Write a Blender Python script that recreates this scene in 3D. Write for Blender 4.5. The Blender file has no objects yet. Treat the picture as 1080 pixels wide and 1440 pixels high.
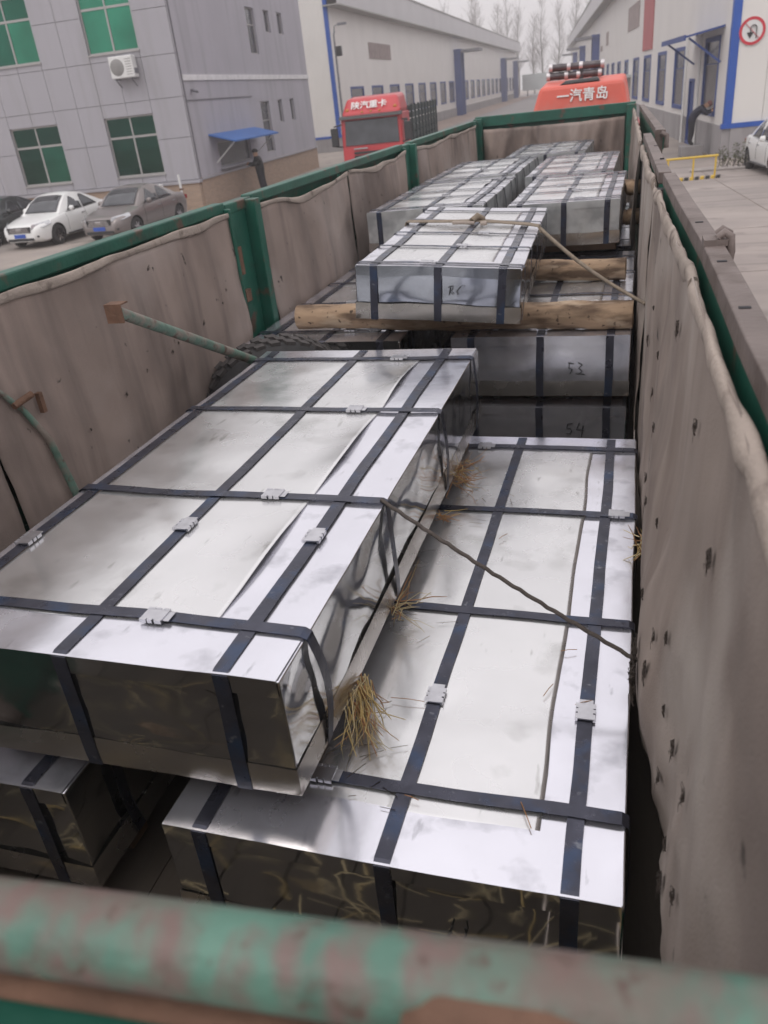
import bpy, bmesh, math, random
from mathutils import Vector, Matrix, noise
random.seed(7)
sc = bpy.context.scene
COL = sc.collection
rad = math.radians
CAMH = 3.3            # eye height above the yard; heights below are given relative to the eye

# ------------------------------------------------------------------ camera
cd = bpy.data.cameras.new('camera')
cam = bpy.data.objects.new('camera', cd); COL.objects.link(cam)
F_PX = 1101.92
def _basis():
    P = Vector((540, 720)); VV = Vector((775, 2800)); VT = Vector((905, 95))
    dn = Vector((VV.x-P.x, VV.y-P.y, F_PX)).normalized()
    y = Vector((VT.x-P.x, VT.y-P.y, F_PX)); y = (y - dn*y.dot(dn)).normalized()
    z = -dn; x = y.cross(z)
    R = Matrix((x, y, z))
    return R
_R = _basis()
_m = Matrix.Identity(4)
for i in range(3):
    _m[i][0] = _R[i][0]; _m[i][1] = -_R[i][1]; _m[i][2] = -_R[i][2]
_m[2][3] = CAMH
cam.matrix_world = _m
cd.sensor_fit = 'VERTICAL'; cd.sensor_height = 36; cd.sensor_width = 27
cd.lens = F_PX/1440*36
cd.clip_start = 0.05; cd.clip_end = 2000
cd.dof.use_dof = True; cd.dof.focus_distance = 2.8; cd.dof.aperture_fstop = 4.2
sc.camera = cam

# ------------------------------------------------------------------ world, sun, exposure
SUN_EL, SUN_AZ = 55.0, 205.0
w = bpy.data.worlds.new('World'); sc.world = w; w.use_nodes = True
nt = w.node_tree; nt.nodes.clear()
N = nt.nodes.new; LK = nt.links.new
out = N('ShaderNodeOutputWorld'); bg = N('ShaderNodeBackground')
sky = N('ShaderNodeTexSky'); sky.sky_type = 'NISHITA'; sky.sun_disc = False
sky.sun_elevation = rad(SUN_EL); sky.sun_rotation = rad(SUN_AZ); sky.dust_density = 6; sky.air_density = 1.5
hs = N('ShaderNodeHueSaturation'); hs.inputs['Saturation'].default_value = 0.12
tc = N('ShaderNodeTexCoord'); sx = N('ShaderNodeSeparateXYZ')
mx = N('ShaderNodeMath'); mx.operation = 'MAXIMUM'; mx.inputs[1].default_value = 0.0
ma = N('ShaderNodeMath'); ma.operation = 'MULTIPLY_ADD'; ma.inputs[1].default_value = 9.6; ma.inputs[2].default_value = 7.5
cr = N('ShaderNodeCombineXYZ'); cl = N('ShaderNodeVectorMath'); cl.operation = 'MULTIPLY'; cl.inputs[1].default_value = (1.0, .962, .985)
mix = N('ShaderNodeMix'); mix.data_type = 'RGBA'; mix.inputs[0].default_value = 0.85
LK(sky.outputs[0], hs.inputs['Color']); LK(tc.outputs['Generated'], sx.inputs[0]); LK(sx.outputs['Z'], mx.inputs[0])
LK(mx.outputs[0], ma.inputs[0])
for k in range(3): LK(ma.outputs[0], cr.inputs[k])
LK(cr.outputs[0], cl.inputs[0]); LK(hs.outputs[0], mix.inputs[6]); LK(cl.outputs[0], mix.inputs[7])
LK(mix.outputs[2], bg.inputs['Color']); bg.inputs['Strength'].default_value = 0.1
LK(bg.outputs[0], out.inputs['Surface'])
sl = bpy.data.lights.new('sun', 'SUN'); sl.energy = 0.6; sl.angle = rad(25); sl.color = (1, .96, .9)
sun = bpy.data.objects.new('sun', sl); COL.objects.link(sun)
_az = rad(SUN_AZ)
_sd = Vector((math.sin(_az)*math.cos(rad(SUN_EL)), math.cos(_az)*math.cos(rad(SUN_EL)), math.sin(rad(SUN_EL))))
sun.rotation_euler = (-_sd).to_track_quat('-Z', 'Y').to_euler(); sun.location = (0, 0, 30)
sc.view_settings.view_transform = 'Standard'; sc.view_settings.look = 'None'
sc.view_settings.exposure = 0.0; sc.view_settings.gamma = 1.0; sc.view_settings.use_curve_mapping = False
sc.render.engine = 'CYCLES'
sc.cycles.use_denoising = True
sc.cycles.volume_bounces = 1
sc.cycles.max_bounces = 10; sc.cycles.glossy_bounces = 6; sc.cycles.diffuse_bounces = 4
sc.cycles.sample_clamp_indirect = 8

# ------------------------------------------------------------------ materials
def lin(c):
    return tuple(((x/255)/12.92 if x/255 <= .04045 else ((x/255+.055)/1.055)**2.4) for x in c)

def mat(name, base, rough=.6, metal=0., var=0.15, vscale=3., bump=0., bscale=40., spots=None, rvar=0., spec=None,
        stretch=(1, 1, 1), emit=None, alpha=None, coat=0., detail=6):
    """procedural principled material: base colour with noise variation; spots = list of (colour, scale, threshold, softness, stretch)"""
    m = bpy.data.materials.new(name); m.use_nodes = True
    t = m.node_tree; b = t.nodes['Principled BSDF']
    b.inputs['Roughness'].default_value = rough; b.inputs['Metallic'].default_value = metal
    if spec is not None: b.inputs['Specular IOR Level'].default_value = spec
    if coat: b.inputs['Coat Weight'].default_value = coat; b.inputs['Coat Roughness'].default_value = .05
    co = t.nodes.new('ShaderNodeTexCoord')
    def nz(scale, st=(1, 1, 1), det=detail, off=0):
        mp = t.nodes.new('ShaderNodeMapping'); mp.inputs['Scale'].default_value = st; mp.inputs['Location'].default_value = (off, off*1.7, off*.3)
        t.links.new(co.outputs['Object'], mp.inputs[0])
        n = t.nodes.new('ShaderNodeTexNoise'); n.inputs['Scale'].default_value = scale; n.inputs['Detail'].default_value = det
        t.links.new(mp.outputs[0], n.inputs['Vector']); return n
    n = nz(vscale, stretch)
    mr = t.nodes.new('ShaderNodeMapRange'); mr.inputs[1].default_value = .25; mr.inputs[2].default_value = .75
    mr.inputs[3].default_value = 1-var; mr.inputs[4].default_value = 1+var
    t.links.new(n.outputs['Fac'], mr.inputs[0])
    vm = t.nodes.new('ShaderNodeVectorMath'); vm.operation = 'SCALE'; vm.inputs[0].default_value = base[:3]
    t.links.new(mr.outputs[0], vm.inputs['Scale'])
    cur = vm.outputs[0]
    for i, s in enumerate(spots or []):
        c, s_scale, th, soft = s[:4]; st = s[4] if len(s) > 4 else (1, 1, 1)
        q = nz(s_scale, st, 8, 3.3*(i+1))
        r = t.nodes.new('ShaderNodeMapRange'); r.inputs[1].default_value = th-soft; r.inputs[2].default_value = th+soft
        t.links.new(q.outputs['Fac'], r.inputs[0])
        mi = t.nodes.new('ShaderNodeMix'); mi.data_type = 'RGBA'
        t.links.new(r.outputs[0], mi.inputs[0]); t.links.new(cur, mi.inputs[6]); mi.inputs[7].default_value = (*c[:3], 1)
        cur = mi.outputs[2]
    t.links.new(cur, b.inputs['Base Color'])
    if rvar:
        q = nz(vscale*1.7, stretch, 5, 9.1)
        r = t.nodes.new('ShaderNodeMapRange'); r.inputs[1].default_value = .3; r.inputs[2].default_value = .7
        r.inputs[3].default_value = max(.02, rough-rvar); r.inputs[4].default_value = rough+rvar
        t.links.new(q.outputs['Fac'], r.inputs[0]); t.links.new(r.outputs[0], b.inputs['Roughness'])
    if bump:
        q = nz(bscale, stretch, 4, 5.5); bp = t.nodes.new('ShaderNodeBump'); bp.inputs['Strength'].default_value = bump; bp.inputs['Distance'].default_value = .01
        t.links.new(q.outputs['Fac'], bp.inputs['Height']); t.links.new(bp.outputs[0], b.inputs['Normal'])
    return m

M = {}
M['zinc'] = mat('zinc_edge_sheet', (.725, .725, .785), .20, .86, .07, 3, .05, 9, rvar=.08, spots=[((.46, .46, .5), 30, .71, .05, (1, .3, 1)), ((.42, .42, .46), 7, .68, .1)])
M['zinc_mid'] = mat('zinc_top_sheet', (.695, .695, .70), .25, .82, .07, 2.2, .05, 7, rvar=.10, spots=[((.46, .46, .45), 26, .70, .05, (1, .25, 1)), ((.45, .45, .44), 5, .67, .12)])
M['zinc_dull'] = mat('zinc_dull_sheet', (.56, .57, .57), .34, .62, .12, 6, .12, 18, rvar=.06, spots=[((.36, .37, .38), 9, .55, .12)])
M['zinc_dark_reflection'] = mat('zinc_sheet_dark_reflection', (.36, .38, .42), .13, .98, .10, 3, .06, 6, rvar=.05)  # end sheet toned down, a dark reflection put into its colour
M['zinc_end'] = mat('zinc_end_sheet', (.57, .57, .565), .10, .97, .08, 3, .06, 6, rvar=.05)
M['zinc_tray'] = mat('zinc_tray', (.52, .49, .46), .25, .92, .08, 4, .05, 12, rvar=.08)
M['strap'] = mat('blued_steel_strap', (.062, .064, .085), .33, .7, .25, 12, .1, 60, rvar=.1,
                 spots=[((.05, .075, .135), 9, .60, .10), ((.20, .21, .24), 30, .70, .05)])
M['buckle'] = mat('buckle_zinc', (.55, .55, .58), .32, .95, .12, 30, .06, 60)
M['ink'] = mat('marker_ink', (.012, .012, .014), .6)
M['tarp'] = mat('brown_canvas', (.275, .216, .188), .9, 0, .24, 1.3, .22, 160, spots=[((.15, .118, .105), 6, .58, .12, (1, 1, .10)), ((.125, .097, .085), 2.2, .58, .10, (1, .5, .35)), ((.35, .295, .27), 1.1, .60, .12), ((.05, .04, .036), 16, .715, .03)])
M['tarp_r'] = mat('grey_brown_canvas', (.262, .214, .186), .9, 0, .22, 1.6, .22, 160, spots=[((.15, .12, .105), 1.7, .62, .09), ((.18, .14, .12), 5, .58, .12, (1, 1, .12)), ((.17, .135, .12), 2.0, .60, .10, (1, 1, .3)), ((.37, .33, .30), 1.4, .60, .12), ((.05, .04, .035), 11, .72, .035)])
M['hem'] = mat('canvas_hem', (.31, .26, .225), .9, 0, .25, 4, .5, 70, spots=[((.13, .10, .085), 9, .64, .06)])
M['green'] = mat('green_paint', (.014, .092, .064), .42, 0, .25, 5, .15, 40, spots=[((.10, .062, .045), 8, .63, .05), ((.035, .03, .027), 3, .66, .08)])
M['green_worn'] = mat('green_paint_chipped', (.075, .165, .125), .5, 0, .3, 16, .3, 60, spots=[((.135, .092, .082), 34, .52, .11, (1, .6, .6)), ((.125, .082, .07), 10, .58, .13), ((.115, .065, .05), 5, .63, .10), ((.08, .05, .04), 48, .66, .05)])
M['board_brown'] = mat('tailgate_inside', (.33, .235, .155), .7, 0, .35, 4, .3, 30, spots=[((.06, .13, .10), 2.5, .58, .06), ((.10, .06, .04), 5, .62, .06)])
M['green_dull'] = mat('green_paint_faded', (.10, .17, .135), .5, 0, .3, 14, .3, 60, spots=[((.20, .17, .145), 12, .52, .07), ((.10, .055, .04), 20, .62, .05)])
M['rail'] = mat('rail_dirty_steel', (.155, .125, .115), .6, .2, .2, 5, .3, 50, spots=[((.10, .075, .065), 7, .58, .08)])
M['rust'] = mat('rust', (.13, .07, .045), .85, 0, .35, 14, .6, 60)
M['dark'] = mat('dark_greasy_steel', (.028, .027, .03), .7, 0, .3, 6)
M['deck'] = mat('deck_plank', (.05, .039, .03), .8, 0, .35, 5, .4, 30, stretch=(1, .2, 1))
M['log'] = mat('peeled_log', (.31, .215, .14), .85, 0, .4, 9, .6, 40, stretch=(.25, 1, 1), spots=[((.11, .07, .045), 14, .55, .08, (.3, 1, 1)), ((.43, .33, .235), 16, .60, .07, (.3, 1, 1)), ((.07, .045, .03), 30, .66, .04)])
M['log_end'] = mat('sawn_log_end', (.42, .30, .19), .9, 0, .3, 25)
M['timber'] = mat('timber', (.11, .07, .045), .9, 0, .3, 8, .4, 40)
M['straw'] = mat('straw', (.43, .315, .13), .8, 0, .35, 20)
M['straw_pale'] = mat('straw_pale', (.56, .46, .27), .8, 0, .3, 20)
M['straw_red'] = mat('straw_brown', (.33, .17, .075), .8, 0, .35, 20)
M['rope'] = mat('rope_dark', (.075, .062, .055), .9, 0, .3, 40, .5, 120)
M['webbing'] = mat('webbing', (.20, .16, .12), .9, 0, .3, 20, .4, 100)
M['tie'] = mat('wire_tie', (.048, .036, .029), .8, 0, .3, 20)
M['rubber'] = mat('rubber', (.025, .024, .025), .75, 0, .3, 14, .2, 60)
M['tread'] = mat('rubber_dusty', (.06, .054, .053), .9, 0, .3, 14, .2, 60)
# yard and buildings
M['ground'] = mat('concrete_yard', (.31, .265, .235), .85, 0, .12, .35, .2, 20, spots=[((.15, .135, .125), .9, .66, .06), ((.22, .195, .185), .6, .60, .15), ((.18, .16, .15), .15, .62, .1, (1, .3, 1))])
M['slab'] = mat('concrete_slab', (.305, .265, .245), .85, 0, .14, .6, .2, 25, spots=[((.19, .165, .155), 1.3, .64, .08), ((.21, .185, .17), 3, .62, .06, (.05, 1, 1)), ((.235, .207, .195), .8, .58, .15, (.25, 1, 1))])
M['road'] = mat('road_surface', (.215, .20, .20), .85, 0, .12, .3, .2, 10)
M['earth'] = mat('bare_earth', (.27, .205, .175), .95, 0, .25, .8, .3, 12)
M['kerb'] = mat('kerb_concrete', (.33, .30, .285), .85, 0, .15, 4)
M['panel'] = mat('aluminium_panel', (.372, .362, .395), .42, 0, .04, .4, spec=.5, spots=[((.33, .32, .34), 2.5, .60, .10, (1, 1, .08))])
M['joint'] = mat('panel_joint', (.16, .155, .17), .8)
M['render_wall'] = mat('lilac_render', (.40, .385, .425), .8, 0, .05, .5, .15, 30, spots=[((.34, .33, .36), 2.5, .60, .10, (1, 1, .08))])
M['band'] = mat('white_band', (.68, .67, .68), .7)
def brickmat():
    m = mat('brick_plinth', (.36, .25, .18), .85)
    t = m.node_tree; b = t.nodes['Principled BSDF']; co = t.nodes.new('ShaderNodeTexCoord'); br = t.nodes.new('ShaderNodeTexBrick')
    mp = t.nodes.new('ShaderNodeMapping'); mp.inputs['Rotation'].default_value = (rad(90), 0, 0)
    sp = t.nodes.new('ShaderNodeSeparateXYZ'); cb = t.nodes.new('ShaderNodeCombineXYZ'); ad = t.nodes.new('ShaderNodeMath')
    t.links.new(co.outputs['Object'], sp.inputs[0]); t.links.new(sp.outputs[0], ad.inputs[0]); t.links.new(sp.outputs[1], ad.inputs[1])
    t.links.new(ad.outputs[0], cb.inputs[0]); t.links.new(sp.outputs[2], cb.inputs[1])
    t.links.new(cb.outputs[0], br.inputs['Vector'])
    br.inputs['Scale'].default_value = 1; br.inputs['Brick Width'].default_value = .24; br.inputs['Row Height'].default_value = .07; br.inputs['Mortar Size'].default_value = .008
    br.inputs['Color1'].default_value = (.40, .275, .195, 1); br.inputs['Color2'].default_value = (.32, .225, .165, 1); br.inputs['Mortar'].default_value = (.33, .28, .24, 1)
    t.links.new(br.outputs['Color'], b.inputs['Base Color']); return m
M['brick'] = brickmat()
def ribbed(name, base, axis, pitch, strength=.5, rough=.55):
    m = mat(name, base, rough, 0, .05, .4)
    t = m.node_tree; b = t.nodes['Principled BSDF']; co = t.nodes.new('ShaderNodeTexCoord')
    wv = t.nodes.new('ShaderNodeTexWave'); wv.bands_direction = axis; wv.wave_profile = 'SIN'; wv.inputs['Scale'].default_value = 1/pitch*.314
    bp = t.nodes.new('ShaderNodeBump'); bp.inputs['Strength'].default_value = strength; bp.inputs['Distance'].default_value = .02
    t.links.new(co.outputs['Object'], wv.inputs['Vector']); t.links.new(wv.outputs['Fac'], bp.inputs['Height']); t.links.new(bp.outputs[0], b.inputs['Normal'])
    return m
M['cream_side'] = ribbed('cream_steel_siding', (.70, .675, .65), 'Y', .28)
M['cream_front'] = ribbed('cream_steel_siding_front', (.70, .68, .65), 'X', .28)
M['cream_panel'] = mat('cream_panel', (.70, .68, .65), .55, 0, .04, .5)
M['fascia'] = ribbed('grey_fascia', (.50, .49, .50), 'Y', .5)
M['soffit'] = mat('soffit', (.33, .325, .31), .7, 0, .06, .3)
M['plinth'] = mat('grey_plinth', (.30, .285, .29), .85, 0, .12, .7, .2, 14, spots=[((.22, .205, .205), 1.2, .6, .12, (1, 1, .3))])
M['blue'] = mat('blue_trim', (.018, .085, .38), .45, 0, .08, 2)
M['blue_frame'] = mat('blue_window_frame', (.03, .065, .235), .5, 0, .1, 2)
M['blue_awning'] = mat('blue_awning', (.035, .13, .40), .5, 0, .1, 2)
M['glass_grey'] = mat('grey_window_glass', (.075, .078, .09), .12, 0, .2, .6, spec=.7)
M['blind'] = mat('window_blind', (.14, .13, .125), .25, .2, .35, 1.2, stretch=(1, 1, .15))
M['glass_green'] = mat('green_glass', (.010, .055, .038), .04, .75, .45, .6)  # one green glass in dark, mid and bright tones, standing in for reflection
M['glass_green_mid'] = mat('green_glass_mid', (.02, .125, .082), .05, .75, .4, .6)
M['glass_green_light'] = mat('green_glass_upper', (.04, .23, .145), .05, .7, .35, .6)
M['alu'] = mat('aluminium_frame', (.40, .385, .38), .45, .4, .06, 4)
M['alu_dark'] = mat('dark_sash', (.10, .10, .11), .5)
M['black_open'] = mat('dark_opening', (.02, .02, .024), .8)
M['white_paint'] = mat('white_paint', (.70, .70, .69), .5, 0, .06, 3)
M['ac_grille'] = mat('fan_grille', (.25, .245, .24), .6)
M['red_sign'] = mat('red_sign', (.55, .03, .05), .5)
M['faded_red'] = mat('faded_red_banner', (.42, .125, .13), .75, 0, .12, .5)
M['louvre'] = mat('louvre_brown', (.33, .27, .26), .75, 0, .2, 2)
M['concrete'] = mat('concrete_block', (.25, .235, .235), .9, 0, .15, 4, .3, 30)
M['yellow'] = mat('yellow_paint', (.62, .42, .06), .5, 0, .1, 5)
M['black_paint'] = mat('black_paint', (.025, .025, .027), .5)
M['bark'] = mat('bare_bark', (.17, .15, .14), .9, 0, .2, 2)
M['leaf'] = mat('shrub_leaf', (.095, .105, .055), .8, 0, .4, 8)
M['lamp_grey'] = mat('lamp_grey', (.20, .20, .22), .5, .3)
M['board'] = mat('pale_board', (.50, .54, .54), .7, 0, .1, .2)
# vehicles
M['car_white'] = mat('car_white', (.72, .72, .71), .28, 0, .02, 1, coat=.6)
M['car_grey'] = mat('car_grey', (.21, .185, .178), .32, .45, .04, 1, coat=.5)
M['car_black'] = mat('car_black', (.012, .016, .017), .25, 0, .04, 1, coat=.6)
M['car_glass'] = mat('car_glass', (.085, .088, .095), .05, .55, .3, 2.5)
M['chrome'] = mat('chrome', (.62, .62, .64), .15, 1, .03)
M['lamp_glass'] = mat('headlamp', (.55, .56, .58), .15, .5, .2, 12)
M['tail_red'] = mat('tail_lamp', (.28, .012, .015), .2)
M['plate_blue'] = mat('plate_blue', (.03, .09, .42), .5)
M['truck_red'] = mat('truck_red', (.46, .028, .035), .38, 0, .06, 1.5, coat=.2)
M['fairing_red'] = mat('fairing_red', (.60, .105, .072), .5, 0, .10, 1.5, spots=[((.52, .16, .13), 3, .62, .12)])
M['truck_green'] = mat('truck_dark_green', (.028, .045, .045), .6, 0, .2, 2)
M['amber'] = mat('amber_lamp', (.45, .15, .02), .3)
M['roll_dark'] = mat('roll_dark', (.085, .075, .08), .35, .5, .3, 6)
M['roll_light'] = mat('roll_light', (.52, .50, .51), .35, .5, .2, 6)
# people
M['skin'] = mat('skin', (.42, .25, .17), .6, 0, .08, 20)
M['jacket_black'] = mat('jacket_black', (.010, .010, .012), .75, 0, .25, 14)
M['jacket_navy'] = mat('jacket_navy', (.012, .013, .028), .75, 0, .25, 14)
M['trouser'] = mat('trouser_dark', (.012, .012, .018), .8, 0, .25, 14)
M['shoe'] = mat('shoe_black', (.012, .012, .013), .5)
M['hair'] = mat('hair_black', (.012, .010, .010), .6)
M['cap'] = mat('cap_red', (.13, .05, .045), .8)

# ------------------------------------------------------------------ mesh helpers
class MB:
    def __init__(s): s.v = []; s.f = []; s.m = []; s.sm = []
    def add(s, vs, fs, m=0, sm=False):
        b = len(s.v); s.v += [tuple(p) for p in vs]
        for f in fs: s.f.append(tuple(i+b for i in f)); s.m.append(m); s.sm.append(sm)
    def box(s, x0, x1, y0, y1, z0, z1, m=0):
        s.add([(x0, y0, z0), (x1, y0, z0), (x1, y1, z0), (x0, y1, z0), (x0, y0, z1), (x1, y0, z1), (x1, y1, z1), (x0, y1, z1)],
              [(0, 3, 2, 1), (4, 5, 6, 7), (0, 1, 5, 4), (1, 2, 6, 5), (2, 3, 7, 6), (3, 0, 4, 7)], m); return s
    def hexa(s, bot, top, m=0):
        s.add(list(bot)+list(top), [(0, 3, 2, 1), (4, 5, 6, 7), (0, 1, 5, 4), (1, 2, 6, 5), (2, 3, 7, 6), (3, 0, 4, 7)], m); return s
    def beam(s, a, b, wd, ht, m=0, up=(0, 0, 1)):
        a = Vector(a); b = Vector(b); d = (b-a).normalized(); sd = d.cross(Vector(up)).normalized()*wd/2; u = sd.cross(d).normalized()*ht/2
        s.hexa([a-sd-u, a+sd-u, a+sd+u, a-sd+u], [b-sd-u, b+sd-u, b+sd+u, b-sd+u], m); return s
    def tube(s, pts, r, n=8, m=0, cap=True, sm=True, ell=None):
        pts = [Vector(p) for p in pts]; k = len(pts)
        rs = r if isinstance(r, (list, tuple)) else [r]*k
        vs = []; prev = None
        for i in range(k):
            d = (pts[min(i+1, k-1)]-pts[max(i-1, 0)]).normalized()
            if prev is None:
                a = Vector((0, 0, 1)) if abs(d.z) < .9 else Vector((1, 0, 0))
                p = d.cross(a).normalized()
            else:
                p = (prev - d*prev.dot(d)).normalized()
            prev = p; q = d.cross(p)
            for j in range(n):
                t = 2*math.pi*j/n
                vs.append(pts[i]+(p*math.cos(t)+q*math.sin(t)*(ell or 1))*rs[i])
        fs = [(i*n+j, i*n+(j+1) % n, (i+1)*n+(j+1) % n, (i+1)*n+j) for i in range(k-1) for j in range(n)]
        s.add(vs, fs, m, sm)
        if cap:
            s.add(vs[:n], [tuple(range(n))[::-1]], m); s.add(vs[-n:], [tuple(range(n))], m)
        return s
    def grid(s, fn, nu, nv, m=0, sm=True, flip=False):
        vs = [fn(i/nu, j/nv) for j in range(nv+1) for i in range(nu+1)]
        fs = []
        for j in range(nv):
            for i in range(nu):
                a = j*(nu+1)+i; q = (a, a+1, a+nu+2, a+nu+1)
                fs.append(q[::-1] if flip else q)
        s.add(vs, fs, m, sm); return s
    def strip(s, pts, nrm, side, wd, th, m=0):
        """flat ribbon with thickness: pts centre line, nrm outward normals, side vector"""
        k = len(pts); sd = Vector(side); vs = []
        for p, n in zip(pts, nrm):
            p = Vector(p); n = Vector(n)
            vs += [p-sd*wd/2, p+sd*wd/2, p+sd*wd/2+n*th, p-sd*wd/2+n*th]
        fs = []
        for i in range(k-1):
            for j in range(4): fs.append((i*4+j, (i+1)*4+j, (i+1)*4+(j+1) % 4, i*4+(j+1) % 4))
        fs += [(0, 1, 2, 3), tuple((k-1)*4+j for j in (3, 2, 1, 0))]
        s.add(vs, fs, m); return s
    def lathe(s, prof, n=24, m=0, axis='z', c=(0, 0, 0), sm=True):
        vs = []
        for r, h in prof:
            for j in range(n):
                t = 2*math.pi*j/n; a, b = r*math.cos(t), r*math.sin(t)
                vs.append((c[0]+h, c[1]+a, c[2]+b) if axis == 'x' else (c[0]+a, c[1]+h, c[2]+b) if axis == 'y' else (c[0]+a, c[1]+b, c[2]+h))
        k = len(prof)
        s.add(vs, [(i*n+j, i*n+(j+1) % n, (i+1)*n+(j+1) % n, (i+1)*n+j) for i in range(k-1) for j in range(n)], m, sm); return s
    def move(s, fn):
        s.v = [tuple(fn(Vector(p))) for p in s.v]; return s
    def build(s, name, mats, parent=None, off=None, bevel=0, weld=False, rotz=0, solid=0, smooth=None):
        me = bpy.data.meshes.new(name); o3 = Vector(off) if off is not None else Vector((0, 0, 0))
        me.from_pydata([tuple(Vector(p)-o3) for p in s.v], [], s.f)
        mats = mats if isinstance(mats, (list, tuple)) else [mats]
        for x in mats: me.materials.append(M[x] if isinstance(x, str) else x)
        for p, mi, q in zip(me.polygons, s.m, s.sm): p.material_index = mi; p.use_smooth = q if smooth is None else smooth
        bm = bmesh.new(); bm.from_mesh(me)
        if weld: bmesh.ops.remove_doubles(bm, verts=bm.verts, dist=1e-5)
        bmesh.ops.recalc_face_normals(bm, faces=bm.faces); bm.to_mesh(me); bm.free()
        ob = bpy.data.objects.new(name, me); COL.objects.link(ob)
        if parent is None: ob.location = (o3.x, o3.y, o3.z+CAMH)
        else: ob.parent = parent
        if rotz: ob.rotation_euler.z = rotz
        if solid:
            md = ob.modifiers.new('solid', 'SOLIDIFY'); md.thickness = solid; md.offset = 0
        if bevel:
            md = ob.modifiers.new('bevel', 'BEVEL'); md.width = bevel; md.segments = 2; md.limit_method = 'ANGLE'; md.angle_limit = rad(40)
        return ob

def thing(name, label, cat, loc, rotz=0, group=None, rot=None):
    o = bpy.data.objects.new(name, None); COL.objects.link(o); o.empty_display_size = .2
    o.location = (loc[0], loc[1], loc[2]+CAMH); o.rotation_euler = rot if rot else (0, 0, rotz)
    o['label'] = label; o['category'] = cat
    if group: o['group'] = group
    return o
def tag(o, label, cat, group=None):
    o['label'] = label; o['category'] = cat
    if group: o['group'] = group
    return o
def struct(o): o['kind'] = 'structure'; return o
def dup(o, loc=None, rotz=None, label=None):
    def cp(x, parent):
        c = x.copy(); COL.objects.link(c); c.parent = parent
        for ch in list(x.children): cp(ch, c)
        return c
    c = cp(o, o.parent)
    if loc is not None: c.location = (loc[0], loc[1], loc[2]+CAMH)
    if rotz is not None: c.rotation_euler.z = rotz
    if label: c['label'] = label
    return c
def nz(*p): return noise.noise(Vector(p))
def fr(u, v, a):                    # a point in a frame turned by a round the eye
    return (u*math.cos(a)-v*math.sin(a), u*math.sin(a)+v*math.cos(a))
def text_mesh(body, size, name, m, parent, loc, rot, extrude=.004):
    c = bpy.data.curves.new(name, 'FONT'); c.body = body; c.size = size; c.align_x = 'CENTER'; c.align_y = 'CENTER'; c.extrude = extrude; c.offset = size*.012
    t = bpy.data.objects.new(name+'_tmp', c); COL.objects.link(t); bpy.context.view_layer.update()
    me = bpy.data.meshes.new_from_object(t.evaluated_get(bpy.context.evaluated_depsgraph_get())); me.name = name
    bpy.data.objects.remove(t); me.materials.clear(); me.materials.append(M[m])
    o = bpy.data.objects.new(name, me); COL.objects.link(o); o.parent = parent; o.location = loc; o.rotation_euler = rot
    return o

G = -CAMH       # ground level relative to the eye
A_OFF, A_LF, A_RF = rad(4.23), rad(2.73), rad(5.97)   # headings of the office, the left factory and the right factory

# ================================================================== SETTING
g = MB(); g.grid(lambda a, b: (-190+380*a, -60+460*b, G), 38, 46)
ground = struct(g.build('ground', 'ground'))
ground['label'] = 'pale concrete yard'
# slabs of the yard beside the trailer, joints open between them
for i in range(4):
    for j in range(8):
        u0, v0 = 1.6+i*3.6, -2+j*4.2
        b = MB(); b.hexa([(*fr(u0+.02, v0+.02, A_RF), G+.001), (*fr(u0+3.58, v0+.02, A_RF), G+.001), (*fr(u0+3.58, v0+4.18, A_RF), G+.001), (*fr(u0+.02, v0+4.18, A_RF), G+.001)],
                         [(*fr(u0+.02, v0+.02, A_RF), G+.012), (*fr(u0+3.58, v0+.02, A_RF), G+.012), (*fr(u0+3.58, v0+4.18, A_RF), G+.012), (*fr(u0+.02, v0+4.18, A_RF), G+.012)])
        b.build('slab', 'slab', ground)
g = MB(); g.grid(lambda a, b: (*fr(-13.2+13.6*a+(1-a)*b*2.0, 16+235*b, rad(4.6)), G+.004), 4, 30)
struct(g.build('road', 'road'))
g = MB(); g.grid(lambda a, b: (*fr(-18.55+4.2*a-(1-a)*0, 64+152*b, A_LF), G+.02+.03*nz(a*5, b*60, 0)), 6, 60)
struct(g.build('verge', 'earth'))
k = MB()
for i in range(40):
    k.box(3.3, 3.45, 31+i*4, 34.97+i*4, G, G+.12)
kb = struct(k.build('kerb', 'kerb', off=(0, 0, 0), rotz=A_RF))

# ------------------------------------------------------------------ office building (left)
OU, OV = -14.64, 31.91
x, y = fr(OU, OV, A_OFF)
office = thing('office_building', 'grey panelled office block with green glass windows and brick plinth', 'building', (x, y, G), A_OFF)
O3 = (OU, OV, G)
def ob(mb, name, m, parent=office, **kw): return mb.build(name, m, parent, off=O3, **kw)
DEEP, TOP = 17.0, 8.8
wins = []
for (u0, u1) in ((-18.2, -16.05), (-22.55, -20.33), (-26.9, -24.75)):
    wins += [(u0, u1, -1.85, .33), (u0, u1, 2.52, 4.75)]
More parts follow.
